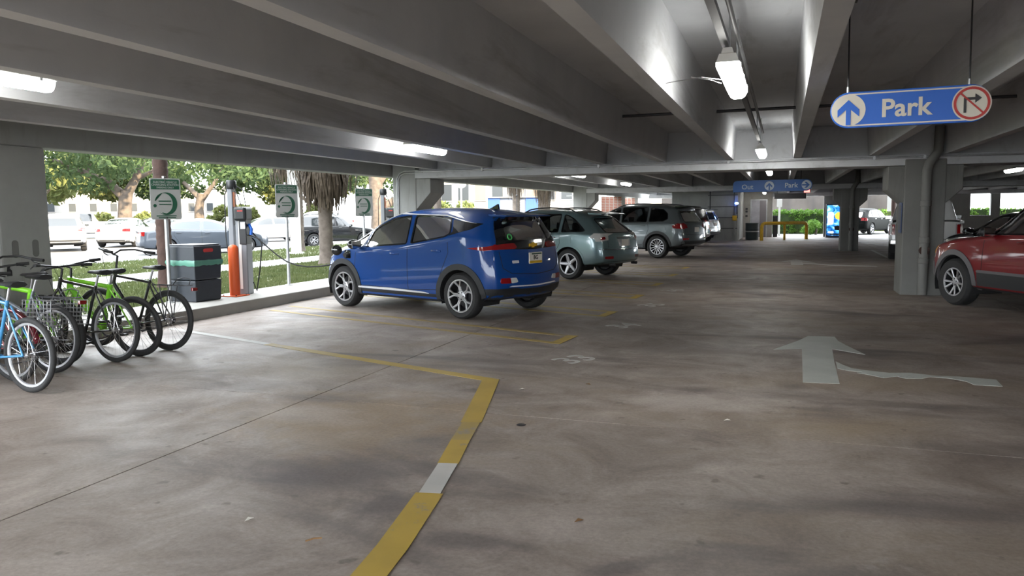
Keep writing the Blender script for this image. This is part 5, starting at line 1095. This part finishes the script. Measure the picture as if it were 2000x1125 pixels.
disc(os_, 'arrow_disc', 'sign_pale', -.08, 0, .135, -.003, 0); up_arrow(os_, 'sign_blue_dull', -.08, 0, .138, -.006, -.003); disc(os_, 'arrow_disc', 'sign_pale', .95, 0, .135, -.003, 0); up_arrow(os_, 'sign_blue_dull', .95, 0, .138, -.006, -.003, -PI/2)
for x in (-.8,.8): MB().tube([(x,.015,.16),(x,.015,.82)], .008, 6).build('hanger_rod', 'dark_metal', os_)
ds = empty('clearance_bar', (.30, 40.0, 2.20), 0, 'black hanging bar over the far opening', 'sign'); MB().bb(-.73,.73,-.02,.02,-.13,.14).build('panel', 'sign_black', ds, bevel=.01)
for x in (-.6,.6): MB().tube([(x,0,.13),(x,0,.28)], .01, 6).build('chain', 'dark_metal', ds)
ex = empty('exit_light', (1.06, 40.0, 2.435), 0, 'small glowing red exit light right of the black bar', 'lamp'); mat('red_glow', (.5,.05,.05), .5, emit=(1,.12,.10), es=1.2); MB().bb(-.13,.13,-.03,.03,-.07,.07).build('housing', 'red_glow', ex, bevel=.01); MB().tube([(0,0,.07),(0,0,.62)], .01, 6).build('hanger', 'dark_metal', ex)
# ------------------------------------------------------------------ far end of the aisle
rl = empty('guard_rail', (.08, 41.6, 0), math.atan2(2.32, 2.18), 'yellow steel pipe rail guarding the far elevator lobby', 'rail')
Lr = 1.58
MB().tube([(-Lr,0,0),(-Lr,0,.66)]+[(-Lr+.2-.2*math.cos(a),0,.66+.2*math.sin(a)) for a in (PI/8,PI/4,3*PI/8)]+[(-Lr+.2,0,.86),(Lr-.2,0,.86)]+[(Lr-.2+.2*math.sin(a),0,.66+.2*math.cos(a)) for a in (PI/8,PI/4,3*PI/8)]+[(Lr,0,.66),(Lr,0,0)], .085, 14).build('hoop', 'yellow_steel', rl, 0.8)
MB().tube([(0,0,0),(0,0,.80)], .06, 12).build('centre_post', 'yellow_steel', rl, 0.8)
tc = empty('trash_barrel', (-1.52, 41.9, 0), 0, 'dark green trash barrel beside the yellow rail', 'bin'); mat('barrel', (0.035,0.05,0.052), .5)
MB().lathe([(.29,0),(.32,.03),(.325,.5),(.335,.52),(.335,.56),(.325,.58),(.325,.80),(.34,.82),(.34,.86),(.30,.87),(.29,.5)], n=28).build('barrel', 'barrel', tc, 0.7); MB().lathe([(.345,.40),(.350,.41),(.350,.44),(.345,.45)], n=28).build('hoop', 'galvanised', tc, 0.7)
yb = empty('alarm_box', (-2.29, 39.88, 1.145), 0, 'yellow box with conduits on the pale core wall', 'box'); MB().bb(-.11,.11,-.09,0,-.13,.13).build('housing', 'yellow_steel', yb, bevel=.03)
MB().tube([(-.03,-.03,.13),(-.03,-.03,1.3)], .02, 8).build('conduit', 'dark_metal', yb, 0.8); MB().tube([(.10,-.03,.2),(.10,-.03,.7)], .018, 8).build('conduit', 'dark_metal', yb, 0.8); MB().bb(-.04,.04,-.05,0,-1.1,-.13).build('stanchion', 'column_concrete', yb)
bl = empty('emergency_light', (-2.20, 39.87, 1.88), 0, 'glowing blue emergency lamp on the core wall', 'lamp'); mat('blue_glow', (.1,.2,.9), .5, emit=(.12,.25,1.0), es=9.0); MB().ball((0,-.06,0), .09, .07, .06).build('lens', 'blue_glow', bl, 0.9); MB().bb(-.05,.05,-.03,.0,-.08,.08).build('backplate', 'dark_metal', bl); MB().tube([(0.05,-.02,-.08),(.05,-.02,-.75)], .015, 6).build('conduit', 'dark_metal', bl)
vm = empty('vending_machine', (2.72, 45.7, 0), 0, 'glowing blue drinks vending machine against the end wall', 'vending machine')
mat('vend_body', (0.015,0.03,0.08), .3)
def make_vend():
    m, N, L, b_ = _new('vend_print'); v = mapped(N, L, (1.2,1,1.6)); c = ramp(N, L, noise(N, L, v, 1.6, 5, .6, 1.2), [(.34,(.004,.02,.09)),(.46,(.01,.16,.55)),(.56,(.12,.50,.85)),(.64,(.75,.85,.92))])
    L.new(c, b_.inputs['Base Color']); L.new(c, b_.inputs['Emission Color']); b_.inputs['Emission Strength'].default_value = .35; MATS['vend_print'] = m
make_vend(); mat('vend_orange', (.8,.25,.02), .4, emit=(.9,.27,.03), es=.7); mat('vend_dark', (.01,.008,.01), .4); mat('vend_white', (.8,.85,.9), .4, emit=(.8,.9,1), es=.4)
MB().bb(-.50,.50,-.40,.40,0,1.83).build('cabinet', 'vend_body', vm, bevel=.02); MB().bb(-.46,.32,-.415,-.40,.12,1.76).build('lit_front', 'vend_print', vm)
MB().lathe([(.20,-.42),(.20,-.415)], (.14,0,1.18), 'y', 24).build('orange_print', 'vend_orange', vm); MB().prism([(-.06,.42),(.2,.40),(.24,.56),(.12,.66),(-.08,.62)], -.42, -.415, 'xz').build('dark_print', 'vend_dark', vm); MB().prism(rrect(-.42,-.12,.7,1.4,.12), -.42, -.415, 'xz').build('white_print', 'vend_white', vm); MB().prism(rrect(-.40,-.1,.24,.34,.04), -.42, -.415, 'xz').build('pale_print', 'vend_white', vm)
MB().bb(.35,.47,-.42,-.40,.9,1.45).build('coin_panel', 'dark_metal', vm); MB().bb(-.3,.25,-.42,-.40,.14,.22).build('delivery_door', 'vend_dark', vm)
# ------------------------------------------------------------------ outdoors: ground
def slab(name, x0, x1, y0, y1, z, m, lab, cat, t=.3, kind='structure'):
    o = MB().bb(x0, x1, y0, y1, z-t, z).build(name, m); tag(o, lab, cat, None, kind); return o
slab('lawn_near', -13.0, -9.15, -14, 70, .13, 'lawn', 'mown green lawn strip beside the garage kerb', 'lawn')
sw = empty('sidewalk', (0,0,0), 0, 'pale concrete sidewalk between the two lawn strips', 'sidewalk', kind='structure')
for k in range(46): MB().bb(-14.7, -13.0, -14+k*1.8+.01, -14+(k+1)*1.8-.01, -.1, .15).build('paving_slab', 'walk_concrete', sw)
slab('lawn_far', -19.3, -14.7, -14, 70, .12, 'lawn', 'mown green lawn strip between sidewalk and street', 'lawn')
slab('street', -29.0, -19.5, -40, 160, -.02, 'asphalt', 'sunlit pale asphalt street beside the garage', 'street')
o = MB().bb(-19.5, -19.3, -40, 120, -.2, .10).build('street_kerb', 'walk_concrete'); tag(o, 'pale kerb along the street edge', 'kerb', None, 'structure')
slab('parking_lot', -160, -29.0, -60, 200, -.03, 'asphalt', 'pale open parking lot behind the street', 'parking lot')
slab('outer_ground', -19.3, 70, 70, 200, -.03, 'walk_concrete', 'pale paved ground far behind the garage', 'ground')
slab('back_pavement', -9.15, 40, 47.2, 70, -.005, 'walk_concrete', 'bright pavement outside the far opening', 'pavement')
slab('front_ground', -60, 60, -60, -14, -.06, 'asphalt', 'asphalt drive behind the photographer', 'ground')
slab('front_pavement', -19.3, 40, -14, Y0, -.04, 'asphalt', 'asphalt apron at the garage entrance', 'ground')
g = np.random.default_rng(5)
def grass(n, boxes, h, name, lab):
    V = []
    a = np.array([(b[1]-b[0])*(b[3]-b[2]) for b in boxes]); idx = g.choice(len(boxes), n, p=a/a.sum()); B = np.array(boxes)[idx]
    x = B[:,0]+(B[:,1]-B[:,0])*g.random(n); y = B[:,2]+(B[:,3]-B[:,2])*g.random(n)**1.4; z = B[:,4]; an = g.random(n)*2*PI; w = .012+.012*g.random(n); hh = h*(.6+.8*g.random(n)); lx = (g.random(n)-.5)*.06; ly = (g.random(n)-.5)*.06
    dx, dy = np.cos(an)*w, np.sin(an)*w
    v = np.stack([np.stack([x-dx,y-dy,z],1), np.stack([x+dx,y+dy,z],1), np.stack([x+lx,y+ly,z+hh],1)],1).reshape(-1,3)
    me = bpy.data.meshes.new(name); me.from_pydata(v.tolist(), [], np.arange(3*n).reshape(n,3).tolist()); me.update()
    tag(link(name, me, 'grass_blade'), lab, 'grass', None, 'stuff')
grass(46000, [(-13.0,-9.15,7,34,.13)], .055, 'grass', 'short green grass blades on the near lawn strip')
grass(30000, [(-19.3,-14.7,12,44,.12)], .06, 'grass', 'short green grass blades on the lawn strip by the street')
# ------------------------------------------------------------------ trees
def oak(x, y, lab, trunk, branches, blobs, n, size, leaf='oak_leaf', bark='bark', group='oak trees beyond the street', seed=1):
    r = empty('oak_tree', (x, y, -.03), 0, lab, 'tree', group)
    MB().tube([p[:3] for p in trunk], [p[3] for p in trunk], 12).build('trunk', bark, r, 0.9)
    for b_ in branches: MB().tube([p[:3] for p in b_], [p[3] for p in b_], 9).build('branch', bark, r, 0.9)
    rr = np.random.default_rng(seed)
    me = rnd_leaf_mesh(rr, [b_[:3] for b_ in blobs], [b_[3] for b_ in blobs], n, size); o = link('foliage', me, leaf, r); o['kind'] = 'stuff'
    return r
def crown(seed, R, z0, z1, n, rad=(1.2, 2.4), cx=0, cy=0):
    q = random.Random(seed); out = []
    for k in range(n):
        a = q.random()*2*PI; d = R*math.sqrt(q.random()); t = q.random(); out.append((cx+d*math.cos(a), cy+d*math.sin(a), z0+(z1-z0)*t + (R-d)*.1, rad[0]+(rad[1]-rad[0])*q.random()))
    return out
# screen-right there is roughly (0.94, 0.33)
oak(-45.0, 43.0, 'spreading oak with a thick forked trunk, behind the white sedan', [(0,0,0,.62),(0,0,1.4,.5),(.1,.03,2.6,.46),(.25,.1,3.4,.44)],
    [[(.1,.03,2.9,.36),(-.9,-.3,3.9,.30),(-2.6,-.9,4.7,.25),(-4.6,-1.6,5.6,.16)], [(.2,.1,3.1,.36),(.9,.3,4.2,.28),(1.5,.5,5.6,.2)], [(-2.2,-.75,4.5,.16),(-2.3,-.7,6.0,.10)], [(.9,.3,4.2,.18),(2.6,.9,5.0,.10)]],
    crown(3, 7.5, 4.2, 8.5, 26), 9000, .26, seed=3)
oak(-58.0, 36.0, 'dense dark green oak at the left beside the wide column', [(0,0,0,.35),(0,0,2.0,.28),(0,0,4,.22)], [[(0,0,1.8,.2),(-1.2,-.4,3.4,.12)], [(0,0,2,.2),(1.2,.4,3.2,.12)]], crown(5, 8.0, 3.6, 9.0, 26), 9000, .30, seed=5)
oak(-57.0, 64.0, 'oak with a sunlit orange trunk, left of the charging post', [(0,0,0,.55),(0,0,2.2,.46),(.3,.1,3.8,.38)], [[(.2,.1,3.0,.3),(1.6,.5,4.8,.2),(2.6,.9,6.5,.12)], [(.2,.1,3.2,.3),(-1.4,-.5,5.0,.18)]], crown(7, 9.5, 4.4, 10.0, 30), 9500, .32, seed=7)
oak(-46.0, 70.0, 'pale green oak behind the middle charging sign', [(0,0,0,.5),(0,0,2.4,.42),(.0,.1,4,.34)], [[(0,0,3,.26),(-1.5,-.5,4.6,.16)], [(0,0,3.2,.26),(1.6,.6,5.0,.16)]], crown(9, 9.0, 4.6, 10.0, 26), 8500, .33, seed=9)
oak(-29.5, 52.5, 'big oak with bare rising limb behind the blue hatchback hood', [(0,0,0,.66),(0,0,1.8,.58),(-.15,-.05,3.2,.55),(-.2,-.1,4.6,.5)], [[(.1,.05,1.9,.36),(1.0,.36,2.5,.28),(2.4,.85,3.4,.2),(4.6,1.6,4.8,.14)], [(-.2,-.1,3.6,.36),(.6,.2,4.8,.3),(1.2,.4,6,.2)]], crown(11, 5.0, 5.2, 8.0, 14, (.9,1.6), .5, .2), 3600, .24, seed=11)
oak(-72.0, 58.0, 'yellow green oak in the second row behind the sunlit lot', [(0,0,0,.5),(0,0,2.6,.42),(.0,.1,4,.34)], [[(0,0,3,.26),(-1.5,-.5,4.6,.16)], [(0,0,3.2,.26),(1.6,.6,5.0,.16)]], crown(13, 12.0, 3.8, 10.5, 34), 9500, .42, 'yellow_leaf', seed=13)
oak(-60.0, 88.0, 'yellow green oak far behind the middle sign', [(0,0,0,.5),(0,0,2.6,.42),(.0,.1,4,.34)], [[(0,0,3,.26),(-1.5,-.5,4.6,.16)], [(0,0,3.2,.26),(1.6,.6,5.0,.16)]], crown(15, 12.0, 3.6, 11, 34), 9000, .45, 'yellow_leaf', seed=15)
oak(-88.0, 62.0, 'distant oak closing the gap between the two forked trees', [(0,0,0,.5),(0,0,2.6,.42),(.0,.1,4,.34)], [[(0,0,3,.26),(-1.5,-.5,4.6,.16)]], crown(17, 15.0, 4.5, 13, 34), 7500, .55, seed=17)
oak(-55.0, 40.2, 'slim forked tree between the white cars and the pale building', [(0,0,0,.30),(0,0,1.2,.22),(.0,0,1.6,.2)], [[(0,0,1.5,.15),(-.5,-.2,3.0,.10),(-.9,-.3,4.6,.06)], [(0,0,1.5,.15),(.7,.25,2.8,.10),(1.3,.4,4.2,.06)]], crown(19, 3.0, 4.2, 6.5, 8, (.8,1.4)), 1800, .24, seed=19)
def bush(x, y, R, H, n, size, leaf, lab, seed, name='bush', cat='bush', ry=None):
    rr = np.random.default_rng(seed); q = random.Random(seed); ry = ry or R
    cs = [((q.random()*2-1)*R, (q.random()*2-1)*ry, H*(.25+.5*q.random()), H*.38) for k in range(max(6, int(R*ry/(H*H)*5)))]
    rt = empty(name, (x, y, -.03), 0, lab, cat); o = link('foliage', rnd_leaf_mesh(rr, [c[:3] for c in cs], [c[3] for c in cs], n, size), leaf, rt); o['kind'] = 'stuff'
    MB().tube([(0,0,0),(.05,0,H*.3),(0,.05,H*.6)], [.08,.06,.03], 7).build('stem', 'bark', rt, 0.9)
bush(-58, 58, 3.0, 2.6, 2600, .24, 'yellow_leaf', 'yellow green bush right of the thick oak trunk', 31)
bush(-58, 78, 7.0, 3.0, 3000, .30, 'yellow_leaf', 'sunlit yellow bushes behind the charging post', 32, ry=3)
bush(-44, 82, 7.0, 3.4, 3000, .32, 'oak_leaf', 'green bushes behind the middle charging sign', 33, ry=3)
bush(-32, 74, 6.0, 3.0, 2600, .30, 'yellow_leaf', 'yellow bushes beyond the third charging sign', 34, ry=3)
bush(-86, 46, 6.0, 3.0, 2600, .34, 'oak_leaf', 'green bushes in front of the pale building', 35, ry=4)
# unseen oaks added left of view, dark foliage for the blue hatchback to reflect
oak(-22.5, 6.0, 'unseen oak added left of the view to darken the blue hatchback reflections', [(0,0,0,.5),(0,0,2.6,.42),(.0,.1,4,.34)], [[(0,0,3,.26),(-1.5,-.5,4.6,.16)]], crown(21, 5.5, 1.6, 8, 30), 5000, .34, seed=21)
oak(-30, 14.5, 'second unseen oak added left of the view to darken the blue hatchback reflections', [(0,0,0,.5),(0,0,2.6,.42),(.0,.1,4,.34)], [[(0,0,3,.26),(-1.5,-.5,4.6,.16)]], crown(23, 5.0, 1.6, 8, 30), 5000, .34, seed=23)
# palms
def palm(x, y, H, r, lab, skirt=None, bark='palm_bark', seed=1, crownz=None, group='palm trees'):
    t = empty('palm_tree', (x, y, .12), 0, lab, 'palm tree', group)
    prof = [(r*1.35,0),(r*1.12,.15)]; z = .3
    while z < H: prof += [(r*(1+.05),z),(r*.96,z+.07)]; z += .14
    MB().lathe(prof, n=18).build('trunk', bark, t, 0.9)
    rr = np.random.default_rng(seed)
    mb = MB()
    for k in range(26):
        a = rr.random()*2*PI; up = .5+rr.random()*1.0; Ln = 1.6+rr.random()*.5; w = .05; p = []
        for i in range(7):
            s = i/6; p.append((Ln*s*math.cos(a), Ln*s*math.sin(a), H+up*s-1.3*s*s))
        for i in range(6):
            for sg in (-1, 1):
                for q in (0, .5):
                    b0 = Vector(p[i])*(1-q)+Vector(p[i+1])*q; d = Vector((-math.sin(a)*sg, math.cos(a)*sg, -.5))*.5; f = Vector((math.cos(a), math.sin(a), 0))*.25
                    mb.add([b0, b0+f*.3, b0+d+f], [(0,1,2)])
        mb.tube(p, .018, 4, cap=False)
    o = mb.build('fronds', 'oak_leaf', t); o['kind'] = 'stuff'
    if skirt:
        z0, z1, R, n = skirt; sk = MB()
        for k in range(n):
            a = rr.random()*2*PI; Ln = (z1-z0)*(.45+.6*rr.random()); rad = R*(.55+.6*rr.random()); w = .02+.03*rr.random(); tw = (rr.random()-.5)*.5; zt = z1-.3*rr.random()
            P = [Vector((r*.8*math.cos(a), r*.8*math.sin(a), zt)), Vector((rad*.75*math.cos(a), rad*.75*math.sin(a), zt-Ln*.25)), Vector((rad*math.cos(a+tw*.5), rad*math.sin(a+tw*.5), zt-Ln*.65)), Vector((rad*.9*math.cos(a+tw), rad*.9*math.sin(a+tw), zt-Ln))]
            s = Vector((-math.sin(a), math.cos(a), 0))*w; v = []
            for i, p in enumerate(P): q = s*(1-.22*i); v += [p-q, p+q]
            sk.add(v, [(0,1,3,2),(2,3,5,4),(4,5,7,6)])
        o = sk.build('dead_skirt', 'dead_frond', t); o['kind'] = 'stuff'
    return t
palm(-12.0, 18.35, 3.6, .19, 'palm trunk with a shaggy skirt of dead fronds, nearest the garage', (1.75, 3.5, .62, 800), seed=2)
palm(-17.35, 24.75, 4.6, .17, 'palm behind the white pole, only its dead skirt visible', (2.45, 4.4, 1.0, 420), seed=3)
palm(-13.7, 20.95, 4.2, .17, 'palm whose dead skirt hangs right of the nearest palm', (2.1, 4.0, 1.05, 420), seed=6)
palm(-11.2, 11.6, 6.5, .135, 'slim red brown palm trunk behind the first charging sign', None, 'brown_bark', seed=4)
palm(-14.2, 30.4, 7.5, .17, 'palm trunk standing just right of the pale column', None, 'palm_bark', seed=5)
palm(-13.4, 43.6, 5.2, .36, 'thick palm trunk behind the teal grey crossover roof', (2.0, 4.8, .7, 300), 'palm_bark', seed=7)
palm(-14.6, 42.0, 5.0, .22, 'slimmer palm trunk left of the thick one', (2.4, 4.8, .6, 260), 'palm_bark', seed=8)
# poles and lamps outdoors
o = empty('utility_pole', (-16.3, 23.02, .12), 0, 'white square pole behind the middle charging sign', 'pole'); MB().bb(-.13,.13,-.13,.13,0,6.5).build('shaft', 'white_enamel', o); MB().bb(-.2,.2,-.2,.2,0,.08).build('base_plate', 'white_enamel', o); MB().tube([(-.1,-.17,2.2),(-.1,-.17,6.5)], .03, 8).build('conduit', 'galvanised', o, .8)
def globe_lamp(x, y, z, lab):
    r = empty('street_lamp', (x, y, .0), 0, lab, 'street lamp', 'globe street lamps'); MB().tube([(0,0,0),(0,0,z)], .07, 10).build('pole', 'white_enamel', r, .8); MB().ball((0,0,z+.25), .42, .42, .36).build('globe', 'white_enamel', r, .9)
globe_lamp(-24.5, 57.0, 3.6, 'white globe street lamp seen right of the pale column'); globe_lamp(-45.5, 62.5, 3.4, 'white globe street lamp behind the charging post'); globe_lamp(-36, 66, 3.2, 'white globe street lamp left of the nearest palm')
o = empty('utility_pole', (-13.0, 37.5, 0), 0, 'thin dark pole in the bright gap left of the teal grey crossover', 'pole'); MB().tube([(0,0,0),(0,0,5.5)], .018, 6).build('shaft', 'dark_metal', o); MB().ball((0,0,2.4),.05,.05,.05).build('finial', 'dark_metal', o)
# buildings far behind
mat('plaster', (0.26, 0.25, 0.24), .8, var=.06, vscale=.5); mat('tan_panel', (0.16, 0.12, 0.09), .8, var=.1, vscale=.6); mat('window_dark', (0.03, 0.035, 0.04), .3); mat('blue_awning', (0.025, 0.07, 0.22), .6); mat('pale_blue', (0.15, 0.17, 0.22), .6)
def building(name, loc, rz, w, d, h, wins, lab, m='plaster'):
    r = empty(name, loc, rz, lab, 'building'); MB().bb(-w/2,w/2,0,d,0,h).build('wall', m, r); MB().bb(-w/2-.3,w/2+.3,-.3,d+.3,h,h+.5).build('roof', m, r)
    for (x0,x1,z0,z1,mm) in wins:
        f = MB().bb(x0,x1,-.12,0,z0,z1).build('window', m, r); MB().bb(x0+.12,x1-.12,-.16,-.12,z0+.12,z1-.12).build('pane', mm, f)
    return r
building('school_building', (-33.0, 92, 0), A(12), 24, 10, 9.5, [(-11+k*2.2,-9.4+k*2.2,3.0,5.3,'window_dark' if k % 3 else 'tan_panel') for k in range(9)]+[(-10.5+k*2.4,-9.4+k*2.4,.6,2.4,'window_dark') for k in range(3)], 'pale building with dark windows right of the pale column')
aw = empty('awning_booth', (-24.4, 70, 0), A(14), 'blue and pale booth in front of the pale building', 'booth'); MB().bb(-2.6,2.6,0,2.5,.0,2.9).build('wall', 'pale_blue', aw); MB().bb(1.0,2.7,-.1,2.6,0,3.0).build('blue_end', 'blue_awning', aw); MB().bb(-2.7,-1.5,-.1,2.6,0,2.95).build('blue_end', 'blue_awning', aw); MB().bb(-2.7,2.7,-.3,2.7,2.95,3.05).build('roof', 'plaster', aw)
building('office_building', (-96, 80, 0), A(48), 46, 10, 5.5, [(-22+k*2.6,-20.9+k*2.6,2.1,3.5,'window_dark') for k in range(17)], 'long white building with a row of small windows behind the oaks')
# structures beyond the open side at the far end
for k, (x, y, w, lab) in enumerate([(-8.6, 40.6, .55, 'red brick pillar beyond the second pale column'), (-8.6, 45.6, .35, 'narrow red brick pillar nearer the stair core')]):
    p = MB().bb(-w,w,-.45,.45,0,2.33).build('brick_pillar', 'mortar', None, loc=(x,y,0)); tag(p, lab, 'pillar', None, 'structure')
    bm_ = MB().bb(-.0,.18,-.015,0,0,.058).mesh('brick'); bm_.materials.append(M['brick'])
    nc = int(2*w/.2); 
    for row in range(14):
        for c in range(nc): link('brick', bm_, None, p, 0, (-w+.01+c*(2*w/nc)+(.0 if row % 2 else .015), -.45, 1.12+row*.085))
tag(MB().bb(-9.2,-8.9,47.3,60,0,3.2).build('wall_panel', 'plaster'), 'beige wall panel outside beyond the brick pillars', 'wall', None, 'structure')
st_ = empty('outdoor_stair', (-9.6, 36.5, 0), 0, 'sloping concrete stair flight beyond the second pale column', 'stair', kind='structure'); MB().prism([(0,0),(.6,0),(4.6,3.4),(4.6,4.2),(0,.35)], -.15, .15, 'yz').build('stringer', 'column_concrete', st_)
for k in range(14): MB().bb(-1.3,-.15,.3+k*.3,.62+k*.3,.1+k*.25,.16+k*.25).build('tread', 'walk_concrete', st_)
# far opening: hedge, screen fence, sign post
def hedge(x0, x1, y, h, n, lab, seed, d=.8, rz=0.0):
    rr = np.random.default_rng(seed); r = empty('hedge', ((x0+x1)/2, y, 0), rz, lab, 'hedge'); w = (x1-x0)/2; cs = []; rs = []
    k = int((x1-x0)/.45)
    for i in range(k):
        for zz in np.arange(.25, h-.1, .35): cs.append((-w+.2+i*(2*w-.4)/max(1,k-1), (rr.random()-.5)*d*.4, zz)); rs.append(.34)
    o = link('foliage', rnd_leaf_mesh(rr, cs, rs, n, .085), 'hedge_leaf', r); o['kind'] = 'stuff'
    MB().bb(-w+.2,w-.2,-d*.25,d*.25,0,h-.3).build('branch_core', 'oak_leaf', r)
hedge(-27.5, -13.5, 3.5, 2.6, 3000, 'unseen hedge added left of the view to darken the blue hatchback reflections', 45, rz=1.35)  # added out of view, hides the bright street from the car window reflections
hedge(-3.0, 2.6, 52.5, 1.55, 9000, 'bright green hedge seen through the far opening beside the elevator', 41)
hedge(2.6, 14.5, 59.0, 1.6, 9000, 'green hedge behind the distant dark car', 42)
hedge(9.5, 19.5, 50.0, 1.75, 9000, 'green hedge outside the two end wall windows', 43)
bush(1.9, 50.6, .7, 1.0, 900, .07, 'hedge_leaf', 'dark rounded shrub in front of the hedge by the vending machine', 44, ry=.5)
fn = empty('screen_fence', (3, 61, 0), 0, 'dark grey fabric screen fence behind the hedges', 'fence'); mat('screen_cloth', (0.028, 0.029, 0.034), .9, var=.2, vscale=1.5)
q = MB(); nx = 60
for i in range(nx+1):
    x = -12+20.6*i/nx
    for z in (0, 1.6, 3.0, 4.6): q.v.append((x-3, .10*math.sin(i*1.1+z)+.05*math.sin(i*2.7), z))
q.f = [(i*4+j, (i+1)*4+j, (i+1)*4+j+1, i*4+j+1) for i in range(nx) for j in range(3)]
so = q.build('cloth', 'screen_cloth', fn, 1.2); sm_ = so.modifiers.new('t', 'SOLIDIFY'); sm_.thickness = .01
for i in range(6): MB().tube([(-15+i*4,.2,0),(-15+i*4,.2,4.7)], .04, 8).build('post', 'galvanised', fn)
o = empty('parking_sign_post', (-.22, 48.2, 0), 0, 'white sign on a white post before the hedge', 'sign'); MB().bb(-.06,.06,-.03,.03,0,2.0).build('post', 'white_enamel', o); MB().prism(rrect(-.15,.15,-.25,.25,.05), -.05, -.03, 'xz').build('panel', 'white_enamel', o, loc=(0,0,1.95))
o = empty('utility_post', (6.1, 50.0, 0), 0, 'brown wooden post right of the distant dark car', 'post'); MB().tube([(0,0,0),(0,0,5)], .12, 10).build('shaft', 'brown_bark', o, .8); MB().bb(-.35,-.14,-.14,-.1,1.4,2.3).build('notice', 'white_enamel', o)
o = empty('dark_post', (-.42, 46.2, 0), 0, 'black low post left of the yellow rail opening', 'post'); MB().bb(-.13,.13,-.1,.1,0,1.15).build('shaft', 'sign_black', o, bevel=.02); MB().bb(-.15,.15,-.12,.12,1.15,1.2).build('cap', 'dark_metal', o)
